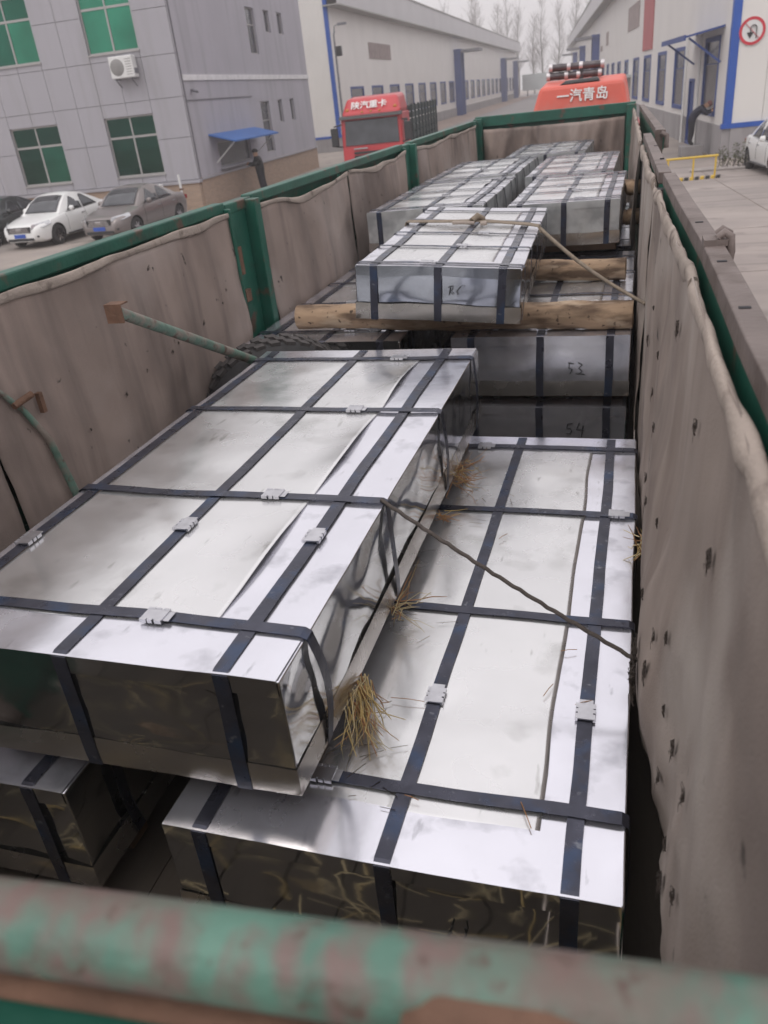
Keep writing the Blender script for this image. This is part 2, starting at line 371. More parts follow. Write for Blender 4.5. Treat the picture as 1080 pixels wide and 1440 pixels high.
# core walls, set behind the panels; openings are recesses in front of the core
b = MB(); b.box(OU-26, OU-.20, OV+.20, OV+DEEP, G, TOP); ob(b, 'core_wall', 'joint')
us = [OU, -16.05, -17.12, -18.2, -19.26, -20.33, -21.43, -22.55, -23.65, -24.75, -25.82, -26.9, -28.0, -29.1]
zs = [-2.17, -.62, .80, 2.25, 3.75, 5.25, 6.75, 8.25]
def subtract(r, w_):
    a0, a1, c0, c1 = r; b0, b1, d0, d1 = w_
    if b1 <= a0 or b0 >= a1 or d1 <= c0 or d0 >= c1: return [r]
    o = []
    if b0 > a0: o.append((a0, b0, c0, c1))
    if b1 < a1: o.append((b1, a1, c0, c1))
    m0, m1 = max(a0, b0), min(a1, b1)
    if d0 > c0: o.append((m0, m1, c0, d0))
    if d1 < c1: o.append((m0, m1, d1, c1))
    return o
for i in range(len(us)-1):
    for j in range(len(zs)-1):
        rs = [(us[i+1], us[i], zs[j], zs[j+1])]
        for w_ in wins: rs = [q for r in rs for q in subtract(r, w_)]
        for (a0, a1, c0, c1) in rs:
            if a1-a0 < .1 or c1-c0 < .1: continue
            b = MB(); b.box(a0+.008, a1-.008, OV, OV+.19, c0+.008, c1-.008); ob(b, 'panel', 'panel')
b = MB(); b.box(OU-26, OU+.06, OV-.08, OV+.19, -2.30, -2.18); ob(b, 'ledge', 'panel')
b = MB(); b.box(OU-26, OU-.02, OV-.02, OV+.195, G, -2.302); b.box(OU-.2, OU+.02, OV+.196, OV+DEEP, G, -2.15); ob(b, 'plinth', 'brick')
for n_, (u0, u1, z0, z1) in enumerate(wins):
    up = z0 > 2
    zt = z0+(z1-z0)*(.66); um = (u0+u1)/2; fw = .055
    b = MB(); y0, y1 = OV+.085, OV+.16
    b.box(u0, u1, y0, y1, z0, z0+fw); b.box(u0, u1, y0, y1, z1-fw, z1); b.box(u0, u0+fw, y0, y1, z0+fw, z1-fw); b.box(u1-fw, u1, y0, y1, z0+fw, z1-fw)
    b.box(u0+fw, u1-fw, y0, y1, zt-.04, zt+.04); b.box(um-.03, um+.03, y0+.005, y1, zt+.04, z1-fw)
    b.box(um-.035, um+.035, y0+.005, y1, z0+fw, zt-.04)
    f = ob(b, 'window', 'alu')
    b = MB(); b.box(u0-.03, u1+.03, OV-.05, OV+.085, z0-.05, z0+.0); ob(b, 'sill', 'alu', parent=f)
    for (a0, a1, c0, c1, mm) in ((u0+fw, um-.035, z0+fw, zt-.04, 0), (um+.035, u1-fw, z0+fw, zt-.04, 1), (u0+fw, um-.03, zt+.04, z1-fw, 0), (um+.03, u1-fw, zt+.04, z1-fw, 0)):
        b = MB(); b.box(a0+.004, a1-.004, y0+.03, y0+.04, c0+.004, c1-.004)
        ob(b, 'pane', ('glass_green_light', 'glass_green_mid', 'glass_green_light', 'glass_green_light')[int(abs(a0*7+c0*3)) % 4] if up else 'glass_green_mid' if (mm and n_ == 2) else 'glass_green', parent=f)  # upper panes brighter, lower ones near black: reflection put into the colour
# side wall, rendered, with recessed narrow windows
sw = [(40.45, 41.75, -1.86, .40), (43.1, 43.75, -.62, .42), (45.05, 45.75, -.61, .42), (40.3, 41.45, 2.4, 4.28), (42.8, 43.6, 3.37, 4.3), (44.8, 45.6, 3.36, 4.32), (34.45, 38.3, -1.95, -.98)]
rs = [(OV+.196, OV+DEEP, -2.15, TOP)]
for w_ in sw: rs = [q for r in rs for q in subtract(r, w_)]
b = MB()
for (a0, a1, c0, c1) in rs: b.box(OU-.195, OU, a0, a1, c0, c1)
ob(b, 'side_wall', 'render_wall')
b = MB(); b.box(OU-.19, OU+.05, OV+.25, OV+DEEP, 1.33, 1.53); ob(b, 'white_band', 'band')
b = MB(); b.box(OU, OU+.03, OV+.25, OV+7.5, .62, .66); ob(b, 'string_course', 'joint')
b = MB(); b.box(OU+.003, OU+.03, OV+.197, OV+.24, -2.14, TOP); ob(b, 'corner_trim', 'joint')
b = MB(); b.box(OU, OU+.09, OV+.25, OV+DEEP, -2.23, -2.152); ob(b, 'plinth_ledge', 'panel')
for (v0, v1, z0, z1) in sw:
    f_ = MB(); x1 = OU-.10
    f_.box(x1-.05, x1, v0, v0+.05, z0, z1); f_.box(x1-.05, x1, v1-.05, v1, z0, z1); f_.box(x1-.05, x1, v0+.05, v1-.05, z0, z0+.05); f_.box(x1-.05, x1, v0+.05, v1-.05, z1-.05, z1)
    if z1-z0 > 1.5: f_.box(x1-.05, x1, v0+.05, v1-.05, z0+(z1-z0)*.62, z0+(z1-z0)*.62+.05)
    f = ob(f_, 'window', 'alu')
    b = MB(); b.box(x1-.04, x1-.03, v0+.05, v1-.05, z0+.05, z1-.05); ob(b, 'pane', 'glass_grey', parent=f)
# parapet cap
b = MB(); b.box(OU-26, OU+.08, OV-.08, OV+DEEP+.08, TOP, TOP+.25); ob(b, 'roof', 'panel')
# blue awning over the service window
b = MB(); b.hexa([(OU, 33.65, -.70), (OU+1.15, 33.65, -1.02), (OU+1.15, 39.2, -1.02), (OU, 39.2, -.70)], [(OU, 33.65, -.64), (OU+1.15, 33.65, -.96), (OU+1.15, 39.2, -.96), (OU, 39.2, -.64)])
aw = ob(b, 'awning', 'blue_awning')
b = MB()
for v in (34.0, 38.9): b.tube([(OU+.02, v, -1.75), (OU+.95, v, -1.02)], .025, 6)
ob(b, 'strut', 'white_paint', parent=aw)
b = MB(); b.box(OU, OU+.25, 34.3, 38.5, -2.03, -1.98); ob(b, 'counter', 'panel')
b = MB(); b.box(OU+.01, OU+.12, 32.7, 32.8, .92, 1.02); b.tube([(OU+.06, 32.75, .97), (OU+.35, 32.6, .9)], .05, 8); ob(b, 'security_camera', 'lamp_grey')

def ac_unit(u, v, z, label, a=A_OFF, bracket=True):
    x, y = fr(u, v, a)
    t = thing('air_conditioner', label, 'air conditioner', (x, y, z), a)
    W, D, H = .98, .36, .74
    b = MB(); b.box(-W/2, W/2, -D, 0, 0, H); b.build('case', 'white_paint', t, bevel=.03)
    b = MB(); b.lathe([(.0, -D-.012), (.27, -D-.012), (.285, -D-.004), (.285, -D+.004)], 24, axis='y', c=(-.17, 0, H/2)); fan = b.build('fan_guard', 'ac_grille', t)
    b = MB()
    for i in range(7): b.box(.19, .44, -D-.006, -D+.004, .1+i*.085, .12+i*.085)
    b.build('vent', 'ac_grille', t)
    b = MB(); b.box(W/2-.001, W/2+.02, -D+.06, -.06, .12, .3); b.build('valve_cover', 'lamp_grey', t)
    if bracket:
        for sx_ in (-.33, .33):
            b = MB(); b.beam((sx_, 0, -.03), (sx_, -D-.05, -.03), .04, .04); b.beam((sx_, -.01, -.3), (sx_, -D+.02, -.05), .03, .03); b.build('bracket', 'lamp_grey', t)
    return t
ac_unit(-16.72, OV-.06, 1.62, 'white outdoor air conditioner on brackets under the upper office window')
ac_unit(-16.55, OV-.35, G+.35, 'white box unit standing by the office wall behind the grey saloon')
# striped pole by the office corner
b = MB(); b.tube([(0, 0, 0), (-.02, 0, 1.45)], [.05, .045], 10)
x, y = fr(-14.75, 30.4, A_OFF)
pole = b.build('barrier_pole', 'white_paint', off=None); pole.location = (x, y, 0); tag(pole, 'short white pole leaning at the office corner behind the cars', 'pole')
b = MB(); b.box(-.06, .06, -.06, .06, .9, .96); b.build('collar', 'rust', pole)

# ------------------------------------------------------------------ factory halls
def factory(name, label, a, U, v0, v1, side, windows, zeave, zroof, wz, plinth_z, front_u, blue_left):
    """side=+1: wall faces -u (hall on the right), -1: wall faces +u"""
    x, y = fr(U, v0, a)
    t = thing(name, label, 'building', (x, y, G), a)
    off = (U, v0, G); s = side
    def P(mb, nm, m, par=t, **kw): return mb.build(nm, m, par, off=off, **kw)
    def bx(mb, d0, d1, *r):      # d measured outwards from the wall face towards the road
        x0, x1 = U-s*d0, U-s*d1; mb.box(min(x0, x1), max(x0, x1), *r); return mb
    # side wall with window openings
    b = MB(); segs = []; cur = v0
    for (w0, w1, wb, wt) in windows:
        if w0 > cur: segs.append((cur, w0, plinth_z, zeave))
        segs.append((w0, w1, wt, zeave))
        if wb > plinth_z: segs.append((w0, w1, plinth_z, wb))
        cur = w1
    segs.append((cur, v1, plinth_z, zeave))
    for q in segs: bx(b, 0, -.2, q[0], q[1], q[2], q[3])
    P(b, 'side_wall', 'cream_side')
    doors = [q for q in windows if q[2] < plinth_z]
    b = MB(); cur = v0-.004
    for q in doors: bx(b, .06, -.25, cur, q[0], G, plinth_z); cur = q[1]
    bx(b, .06, -.25, cur, v1, G, plinth_z); P(b, 'plinth', 'plinth')
    b = MB(); bx(b, -.21, -.25, v0+.25, v1, G, zeave); P(b, 'inner_lining', 'glass_grey')
    for (w0, w1, wb, wt) in windows:
        f = MB(); fw = .16 if w1-w0 > 2 else .1
        bx(f, .03, -.1, w0, w0+fw, wb, wt); bx(f, .03, -.1, w1-fw, w1, wb, wt); bx(f, .03, -.1, w0+fw, w1-fw, wt-fw, wt); bx(f, .05, -.1, w0+fw, w1-fw, wb, wb+fw)
        zt = wb+(wt-wb)*.66
        if wb >= plinth_z: bx(f, -.06, -.1, w0+fw, w1-fw, zt-.02, zt+.02)
        o = P(f, 'window' if wb >= plinth_z else 'door', 'blue_frame')
        for (c0, c1, mm) in (((wb+fw, zt-.02, 'blind'), (zt+.02, wt-fw, 'glass_grey')) if wb >= plinth_z else ((wb+fw, wt-fw, 'blue_frame'),)):
            g_ = MB(); bx(g_, -.05, -.07, w0+fw, w1-fw, c0, c1); P(g_, 'pane' if wb >= plinth_z else 'leaf', mm, par=o)
    # eave, fascia and roof
    ov = 1.0
    b = MB(); bx(b, ov, -.2, v0-.3, v1+.3, zeave+.001, zeave+.08); P(b, 'soffit', 'soffit')
    b = MB(); bx(b, ov, ov-.12, v0-.3, v1+.3, zeave+.081, zroof); P(b, 'fascia', 'fascia')
    b = MB()
    x0, x1 = U-s*(ov+.08), U+s*30
    b.hexa([(x0, v0-.35, zroof+.003), (x1, v0-.35, zroof+3), (x1, v1+.35, zroof+3), (x0, v1+.35, zroof+.003)], [(x0, v0-.35, zroof+.10), (x1, v0-.35, zroof+3.1), (x1, v1+.35, zroof+3.1), (x0, v1+.35, zroof+.10)])
    P(b, 'roof', 'soffit')
    # end wall facing the camera
    ub = U+s*30
    b = MB(); n = 0; wd = 1.05
    lo, hi = (U+.22, ub) if s > 0 else (ub, U-.22)
    if s > 0:
        for i in range(9):
            q = MB(); q.box(lo+i*wd+.006, lo+(i+1)*wd-.006, v0, v0+.06, plinth_z+.08, zeave+1.5); P(q, 'cladding_panel', 'cream_panel', bevel=.01)
        q = MB(); q.box(lo+9*wd, hi, v0, v0+.06, plinth_z+.08, zeave+1.5); P(q, 'end_cladding', 'cream_front')
        b.box(lo, hi, v0+.061, v0+.22, plinth_z+.08, zeave+1.5); P(b, 'end_wall', 'soffit')
    else:
        b.box(lo, hi, v0, v0+.22, plinth_z+.08, zeave+1.5); P(b, 'end_wall', 'cream_front')
    b = MB(); b.box(lo, hi, v0-.07, v0+.2, G, plinth_z-.08); P(b, 'end_plinth', 'plinth')
    b = MB(); b.box(min(U, ub)-.1, max(U, ub)+.1, v0-.09, v0+.21, plinth_z-.078, plinth_z+.078); P(b, 'blue_band', 'blue')
    b = MB(); b.box(U-.24 if s < 0 else U-.03, U+.03 if s < 0 else U+.24, v0-.03, v0+.25, plinth_z+.08, zroof-.1); P(b, 'corner_trim', 'blue')
    return t, P, bx

wl = []
v = 66.9
for i in range(21):
    wl.append((v, v+4.1 if i > -1 else v+4, -1.55, .95)); v += 6.82
lf, LP, lbx = factory('factory_hall', 'long cream factory hall on the left with a row of small blue windows', A_LF, -18.59, 62.75, 214, -1, wl, 6.0, 7.9, 0, -2.3, -50, True)
def canopy(P, bx, va, vb, ztop, zlow, out_, par=None, posts=True):
    b = MB(); U_ = None
    return
# tall door frames with flat canopies along the left hall
for (vc, zt) in ((121.5, 4.3), (181, 4.1), (208, 3.9)):
    b = MB(); lbx(b, .9, 0, vc-1.6, vc-1.2, G, zt); lbx(b, .9, 0, vc+1.2, vc+1.6, G, zt); lbx(b, 1.0, 0, vc-1.8, vc+1.8, zt+.001, zt+.3)
    d = LP(b, 'door_frame', 'blue_frame')
    b = MB(); lbx(b, 3.4, 1.0, vc-1.9, vc+1.9, zt-.1, zt+.2); LP(b, 'canopy', 'lamp_grey', par=d)
    b = MB(); lbx(b, .3, .05, vc-1.19, vc+1.19, G, zt-.01); LP(b, 'leaf', 'blue_frame', par=d)
b = MB(); lbx(b, .05, 0, 73.8, 81.9, 2.95, 4.15); LP(b, 'louvre', 'louvre')
b = MB()
for i in range(16): lbx(b, .08, .05, 73.9+i*.5, 74.1+i*.5, 3.0, 4.1)
LP(b, 'slat', 'louvre')

wr = [(35.75, 38.9, -1.95, .78), (40.95, 42.35, G+.02, -.65), (44.1, 47.5, -1.95, .68), (50.7, 54.3, -1.95, .67), (57.75, 61.7, -1.95, .67), (64.9, 68.85, -1.95, .67), (72.8, 76.0, -1.95, .67)]
v = 80.0
for i in range(19):
    wr.append((v, v+3.3, -1.95, .68)); v += 7.0
rf, RP, rbx = factory('factory_hall', 'long cream factory hall on the right with tall blue framed windows', A_RF, 6.47, 33.74, 221, 1, wr, 5.9, 7.6, 0, -2.2, 40, False)
# lean-to canopy over the door and first window
b = MB(); U_ = 6.47
b.hexa([(U_-.01, 35.1, 1.02), (U_-1.35, 35.1, .80), (U_-1.35, 41.6, .80), (U_-.01, 41.6, 1.02)], [(U_-.01, 35.1, 1.09), (U_-1.35, 35.1, .87), (U_-1.35, 41.6, .87), (U_-.01, 41.6, 1.09)])
cn = RP(b, 'canopy', 'blue_frame')
for v in (35.4, 41.3):
    b = MB(); b.beam((U_-.03, v, -.1), (U_-1.2, v, .79), .07, .07); RP(b, 'brace', 'blue_frame', par=cn)
b = MB(); b.box(U_-1.41, U_-1.352, 35.08, 41.62, .72, .90); RP(b, 'edge_beam', 'blue_frame', par=cn)
for v in (39.3, 43.0):
    b = MB(); b.tube([(U_-.12, v, G), (U_-.12, v, .95)], .06, 8); RP(b, 'downpipe', 'white_paint')
b = MB(); rbx(b, .06, 0, 57.3, 62.6, .95, 5.85); RP(b, 'banner', 'faded_red')
for (a0, a1, c0, c1) in ((65.8, 74.0, 2.55, 4.1), (96, 99, 2.4, 3.6), (105, 108, 2.1, 2.6)):
    b = MB(); rbx(b, .05, 0, a0, a1, c0, c1)
    l_ = RP(b, 'louvre', 'louvre')
b = MB(); rbx(b, 1.5, 0, 70.2, 76.5, -.55, -.35); rbx(b, 1.5, 1.4, 70.2, 76.5, -1.0, -.551); RP(b, 'small_awning', 'board')
for (vc, zt) in ((112.5, 3.7), (150, 3.7), (185, 3.7)):
    b = MB(); rbx(b, .8, 0, vc-1.5, vc-1.1, G, zt); rbx(b, .8, 0, vc+1.1, vc+1.5, G, zt); rbx(b, .9, 0, vc-1.7, vc+1.7, zt+.001, zt+.3)
    d = RP(b, 'door_frame', 'blue_frame')
    b = MB(); rbx(b, 2.9, .9, vc-1.7, vc+1.7, zt-.1, zt+.2); RP(b, 'canopy', 'lamp_grey', par=d)
    b = MB(); rbx(b, .25, .05, vc-1.09, vc+1.09, G, zt-.01); RP(b, 'leaf', 'blue_frame', par=d)

# no-U-turn sign on the end wall
x, y = fr(7.10, 33.74-.03, A_RF)
sg = thing('road_sign', 'round red and white no U-turn sign on the cream end wall', 'sign', (x, y, .75), A_RF)
R = .43
b = MB(); b.lathe([(0, -.012), (R-.01, -.012), (R, -.006), (R, .012), (0, .012)], 48, axis='y', sm=False); b.build('disc', 'white_paint', sg)
b = MB(); b.lathe([(R*.79, -.022), (R*1.0, -.022), (R*1.0, -.012), (R*.79, -.012), (R*.79, -.022)], 48, axis='y', sm=False); b.build('ring', 'red_sign', sg)
b = MB(); d = math.cos(rad(45))*R*.84; b.beam((-d, -.018, d), (d, -.018, -d), .012, .055, up=(0, -1, 0)); b.build('slash', 'red_sign', sg)
b = MB()
pts = [(.15*R/.43, -.30*R/.43)]
path = [(.135, -.24), (.135, .06)]+[(.035+.10*math.cos(rad(q)), .08+.10*math.sin(rad(q))) for q in range(0, 181, 20)]+[(-.065, -.06)]
pp = [Vector((p[0], -.028, p[1])) for p in path]
for i in range(len(pp)-1): b.beam(pp[i], pp[i+1]+(pp[i+1]-pp[i])*.08, .012, .085, up=(0, -1, 0))
b.add([(-.18, -.022, -.04), (.05, -.022, -.04), (-.065, -.022, -.23), (-.18, -.034, -.04), (.05, -.034, -.04), (-.065, -.034, -.23)], [(0, 2, 1), (3, 4, 5), (0, 1, 4, 3), (1, 2, 5, 4), (2, 0, 3, 5)])
b.build('arrow', 'black_paint', sg)

# lamp standard at the corner of the left hall
x, y = fr(-17.6, 60.5, A_LF)
t = thing('street_lamp', 'thin grey lamp post beside the blue corner of the left hall', 'street lamp', (x, y, G), A_LF)
b = MB(); b.tube([(0, 0, 0), (0, 0, 7.4), (.1, 0, 7.6)], [.11, .06, .05], 8); b.build('post', 'lamp_grey', t)
b = MB(); b.tube([(0, 0, 7.2), (.1, 0, 7.9), (.5, 0, 8.0)], .04, 6); b.box(.35, .95, -.12, .12, 7.9, 8.05); b.build('lamp_head', 'lamp_grey', t)
b = MB(); b.box(.1, .45, -.15, .15, 6.1, 6.7); b.build('control_box', 'black_paint', t, bevel=.03)

# pale board at the far end of the road
x, y = fr(-6.5, 215, rad(4.2))
b = MB(); b.box(-5.2, 5.2, -.15, .15, 1.2, 4.6); bd = b.build('billboard', 'board'); bd.location = (x, y, 0); bd.rotation_euler.z = rad(4.2)
tag(bd, 'pale billboard standing across the far end of the road', 'billboard')
for q in (-4, 0, 4):
    b = MB(); b.box(q-.15, q+.15, .151, .4, 0, 4.4); b.build('post', 'lamp_grey', bd)

# ------------------------------------------------------------------ bare trees in the haze
def tree_meshes(seed, h):
    rnd = random.Random(seed)
    tk = MB(); pts = [(0.25*math.sin(z*.3+seed), .2*math.cos(z*.4+seed), z) for z in [h*i/8 for i in range(9)]]
    tk.tube(pts, [.24*(1-i/8.6)+.015 for i in range(9)], 7)
    c = MB()
    for i in range(95):
        f = .16+.82*rnd.random()**.9; z = h*f; k = min(7, int(f*8)); p0 = Vector(pts[k]).lerp(Vector(pts[k+1]), f*8-k)
        an = rnd.random()*6.283; ln = h*(.09+.22*(1-f))*rnd.uniform(.6, 1.2)
        d = Vector((math.cos(an), math.sin(an), rnd.uniform(.9, 2.2))).normalized()
        p1 = p0+d*ln*.5; p2 = p1+(d+Vector((rnd.uniform(-.3, .3), rnd.uniform(-.3, .3), .35))).normalized()*ln*.5
        c.tube([p0, p1, p2], [.045*(1.2-f), .028*(1.2-f), .007], 4, cap=False)
        for j in range(9):
            q0 = p0.lerp(p1, rnd.uniform(.3, 1)) if j % 2 else p1.lerp(p2, rnd.random())
            e = (d+Vector((rnd.uniform(-1, 1), rnd.uniform(-1, 1), rnd.uniform(-.2, .9)))).normalized()*ln*rnd.uniform(.2, .45)
            c.tube([q0, q0+e*.5+Vector((0, 0, .05)), q0+e], [.017, .012, .005], 3, cap=False)
    return tk, c
protos = []
for s_, h in ((1, 23), (2, 20), (3, 25)):
    tk, c = tree_meshes(s_, h)
    protos.append((tk, c, h))
rnd = random.Random(5)
spots = []
for i in range(17):
    spots.append((-34+i*3.4+rnd.uniform(-1, 1), 236+rnd.uniform(-8, 16)))
kinds = ['tall bare tree fading into the haze across the end of the road']*3
first = [None]*3
for i, (u, v) in enumerate(spots):
    k_ = i % 3; x, y = fr(u, v, rad(4.2))
    if first[k_] is None:
        t = thing('bare_tree', kinds[k_], 'tree', (x, y, G), rnd.random()*6, 'bare trees across the end of the road')
        protos[k_][0].build('trunk', 'bark', t); protos[k_][1].build('crown', 'bark', t); first[k_] = t
    else:
        t = dup(first[k_], (x, y, G), rnd.random()*6); s_ = rnd.uniform(.82, 1.1); t.scale = (s_, s_, s_)

# ------------------------------------------------------------------ small things on the right
x, y = fr(5.72, 36.0, A_RF)
b = MB(); b.box(-.42, .42, -.38, .38, 0, .40); o = b.build('concrete_block', 'concrete', bevel=.03); o.location = (x, y, 0); o.rotation_euler.z = A_RF
tag(o, 'grey concrete block used as a step under the leaning man', 'block')
x, y = fr(4.55, 28.2, A_RF)
t = thing('barrier_rail', 'low yellow tubular barrier on a black and yellow striped kerb', 'barrier', (x, y, G), A_RF+rad(4))
b = MB(); b.tube([(-.78, 0, .66), (.78, 0, .66)], .035, 8); b.build('top_rail', 'yellow', t)
for q in (-.72, .05, .72):
    b = MB(); b.tube([(q, 0, 0), (q, 0, .66)], .03, 8); b.build('post', 'yellow', t)
for i in range(9):
    b = MB(); b.hexa([(-.55+i*.16, -.14, 0), (-.44+i*.16, -.14, 0), (-.36+i*.16, .1, 0), (-.47+i*.16, .1, 0)], [(-.55+i*.16, -.14, .09), (-.44+i*.16, -.14, .09), (-.36+i*.16, .1, .09), (-.47+i*.16, .1, .09)])
    b.build('kerb_stripe', 'black_paint' if i % 2 == 0 else 'yellow', t)
x, y = fr(6.15, 30.4, A_RF)
t = thing('shrub', 'small leafy shrub growing by the plinth beside the white car', 'shrub', (x, y, G))
lf_ = MB(); st = MB(); rnd = random.Random(3)
for i in range(14):
    px, py = rnd.uniform(-.75, .75), rnd.uniform(-.25, .25); h = rnd.uniform(.4, .8); tip = (px+rnd.uniform(-.15, .15), py+rnd.uniform(-.1, .1), h)
    st.tube([(px, py, 0), ((px+tip[0])/2+.03, py, h*.5), tip], [.016, .012, .006], 5)
    for j in range(26):
        f = rnd.uniform(.25, 1.05); c = Vector((px, py, 0)).lerp(Vector(tip), f)+Vector((rnd.uniform(-.12, .12), rnd.uniform(-.12, .12), rnd.uniform(-.06, .06)))
        a_ = Vector((rnd.uniform(-1, 1), rnd.uniform(-1, 1), rnd.uniform(-.4, .8))).normalized()*.055; b_ = a_.cross(Vector((rnd.uniform(-1, 1), rnd.uniform(-1, 1), 1))).normalized()*.022
        lf_.add([c-a_, c+b_, c+a_, c-b_], [(0, 1, 2, 3)])
st.build('stem', 'bark', t); lf_.build('foliage', 'leaf', t)
b = MB(); b.tube([(-1.3, -.25, .05), (-.4, -.33, .05), (.6, -.35, .05), (1.4, -.3, .05)], .06, 6); b.build('bed_edging', 'kerb', t)

# ================================================================== VEHICLES
def lerp_tab(tab, x):
    for i in range(len(tab)-1):
        if tab[i][0] <= x <= tab[i+1][0]:
            f = (x-tab[i][0])/(tab[i+1][0]-tab[i][0]); f = f*f*(3-2*f)*.35+f*.65
            return tab[i][1]+(tab[i+1][1]-tab[i][1])*f
    return tab[0][1] if x < tab[0][0] else tab[-1][1]
def make_wheel(parent, x, y, r=.32, wd=.2):
    o = bpy.data.objects.new('wheel', None); COL.objects.link(o); o.parent = parent; o.location = (x, y, r)
    b = MB(); h = wd/2; b.lathe([(r*.62, -h), (r*.93, -h), (r, -h*.7), (r, h*.7), (r*.93, h), (r*.62, h)], 28, axis='x'); b.build('tyre', 'rubber', o)
    b = MB(); b.lathe([(r*.63, -h*.9), (r*.63, h*.9)], 24, axis='x')
    for s_ in (-1, 1):
        for k_ in range(7):
            an = k_*2*math.pi/7; d = Vector((0, math.cos(an), math.sin(an))); e = Vector((0, -math.sin(an), math.cos(an)))*.035
            c0 = Vector((s_*h*.82, 0, 0)); b.hexa([c0+d*.03-e, c0+d*.03+e, c0+d*r*.62+e*.7, c0+d*r*.62-e*.7], [c0+Vector((s_*.015, 0, 0))+d*.03-e, c0+Vector((s_*.015, 0, 0))+d*.03+e, c0+Vector((s_*.01, 0, 0))+d*r*.62+e*.7, c0+Vector((s_*.01, 0, 0))+d*r*.62-e*.7])
    b.lathe([(r*.6, 0), (0, 0)], 20, axis='x', m=1)
    b.build('rim', ['chrome', 'black_paint'], o)
    return o
def sedan(name, label, paint, loc, rotz, L=4.6, Wd=1.80, hgt=1.48):
    """nose towards -Y"""
    t = thing(name, label, 'car', loc, rotz)
    hl = L/2; hw = Wd/2
    top = [(-hl, .50), (-hl+.06, .66), (-hl+.25, .76), (-hl+.9, .88), (-hl+1.35, .96), (-hl+1.7, .97), (hl-1.1, 1.02), (hl-.5, 1.02), (hl-.12, .98), (hl, .78)]
    wid = [(-hl, .62), (-hl+.12, .80), (-hl+.45, .94), (-hl+.9, 1.0), (hl-.9, 1.0), (hl-.35, .93), (hl-.08, .80), (hl, .66)]
    bot = [(-hl, .26), (-hl+.3, .19), (hl-.4, .2), (hl, .34)]
    ys = [-hl, -hl+.03, -hl+.08, -hl+.16, -hl+.28, -hl+.45]+[-hl+.6+i*(L-1.2)/22 for i in range(23)]+[hl-.45, hl-.28, hl-.16, hl-.08, hl-.03, hl]
    prof = []
    b = MB(); vs = []; n = 0
    for yy in ys:
        zt, k_, zb = lerp_tab(top, yy), lerp_tab(wid, yy)*hw, lerp_tab(bot, yy)
        ht = zt-zb
        ring = [(0, zb), (k_*.82, zb), (k_*.95, zb+.06), (k_*.99, zb+ht*.30), (k_*1.0, zb+ht*.55), (k_*.985, zb+ht*.78), (k_*.93, zb+ht*.93), (k_*.84, zb+ht*.985), (k_*.45, zb+ht+.012), (0, zb+ht+.018)]
        ring = ring+[(-p[0], p[1]) for p in ring[-2:0:-1]]
        n = len(ring); vs += [(p[0], yy, p[1]) for p in ring]
    fs = [(i*n+j, i*n+(j+1) % n, (i+1)*n+(j+1) % n, (i+1)*n+j) for i in range(len(ys)-1) for j in range(n)]
    fs += [tuple(range(n)), tuple((len(ys)-1)*n+j for j in range(n))]
    b.add(vs, fs, 0, True)
    body = b.build('body', [paint, 'black_paint'], t)
    # wheel arches cut through the body
    wy = (-hl+.88, hl-.98); r = .32
    cut = MB()
    for yy in wy:
        for s_ in (-1, 1):
            cut.lathe([(0, s_*(hw+.1)), (r+.055, s_*(hw+.1)), (r+.055, s_*(hw-.26)), (0, s_*(hw-.26))], 24, m=1, axis='x', c=(0, yy, r))
    cm = cut.build('cutter', [paint, 'black_paint'], t, weld=True)
    md = body.modifiers.new('arch', 'BOOLEAN'); md.object = cm; md.operation = 'DIFFERENCE'; md.solver = 'EXACT'
    bpy.context.view_layer.update()
    me = bpy.data.meshes.new_from_object(body.evaluated_get(bpy.context.evaluated_depsgraph_get()))
    body.modifiers.clear(); body.data = me
    bpy.data.objects.remove(cm)
    try: me.set_sharp_from_angle(angle=rad(38))
    except Exception: pass
    # cabin
    zb = .93; ya, yb, yc, yd = -hl+1.25, -hl+2.05, hl-1.65, hl-.62; zr = hgt
    kb, kt = hw*.90, hw*.64
    def ring(yy, z, k_, crown): return [(-k_, yy, z), (-k_*.55, yy, z+crown*.8), (0, yy, z+crown), (k_*.55, yy, z+crown*.8), (k_, yy, z)]
    rows = [ring(ya, zb, kb*.93, 0), ring(ya+(yb-ya)*.5, zb+(zr-zb)*.56, (kb*.93+kt)/2+.02, .03), ring(yb, zr-.045, kt, .04), ring(yb+.35, zr, kt*1.02, .035), ring((yb+yc)/2, zr+.005, kt*1.03, .035), ring(yc-.3, zr-.015, kt*1.0, .035), ring(yc, zr-.07, kt*.96, .04), ring(yc+(yd-yc)*.5, zb+(zr-zb)*.50, (kb*.9+kt)/2, .03), ring(yd, zb+.06, kb*.86, .02)]
    sub = lambda q, z: q
    b = MB(); vs = [p for rr in rows for p in rr]; fs = [(i*5+j, i*5+j+1, (i+1)*5+j+1, (i+1)*5+j) for i in range(len(rows)-1) for j in range(4)]
    b.add(vs, fs, 0, True)
    base = [(-kb, None)]
    bl = []
    for rr in rows: bl.append((rr[0], rr[4]))
    # sides down to the belt
    for s_ in (0, 1):
        vs = []
        for i, rr in enumerate(rows):
            e = rr[0] if s_ == 0 else rr[4]; sg_ = -1 if s_ == 0 else 1
            f = (e[2]-zb)/(zr-zb)
            vs += [e, ((e[0]+sg_*kb)/2+sg_*.025*f, e[1], (e[2]+zb)/2), (sg_*kb, e[1], zb-.02)]
        fs = [(i*3+j, i*3+j+1, (i+1)*3+j+1, (i+1)*3+j) for i in range(len(rows)-1) for j in range(2)]
        b.add(vs, fs, 0, True)
    b.build('cabin', paint, t)
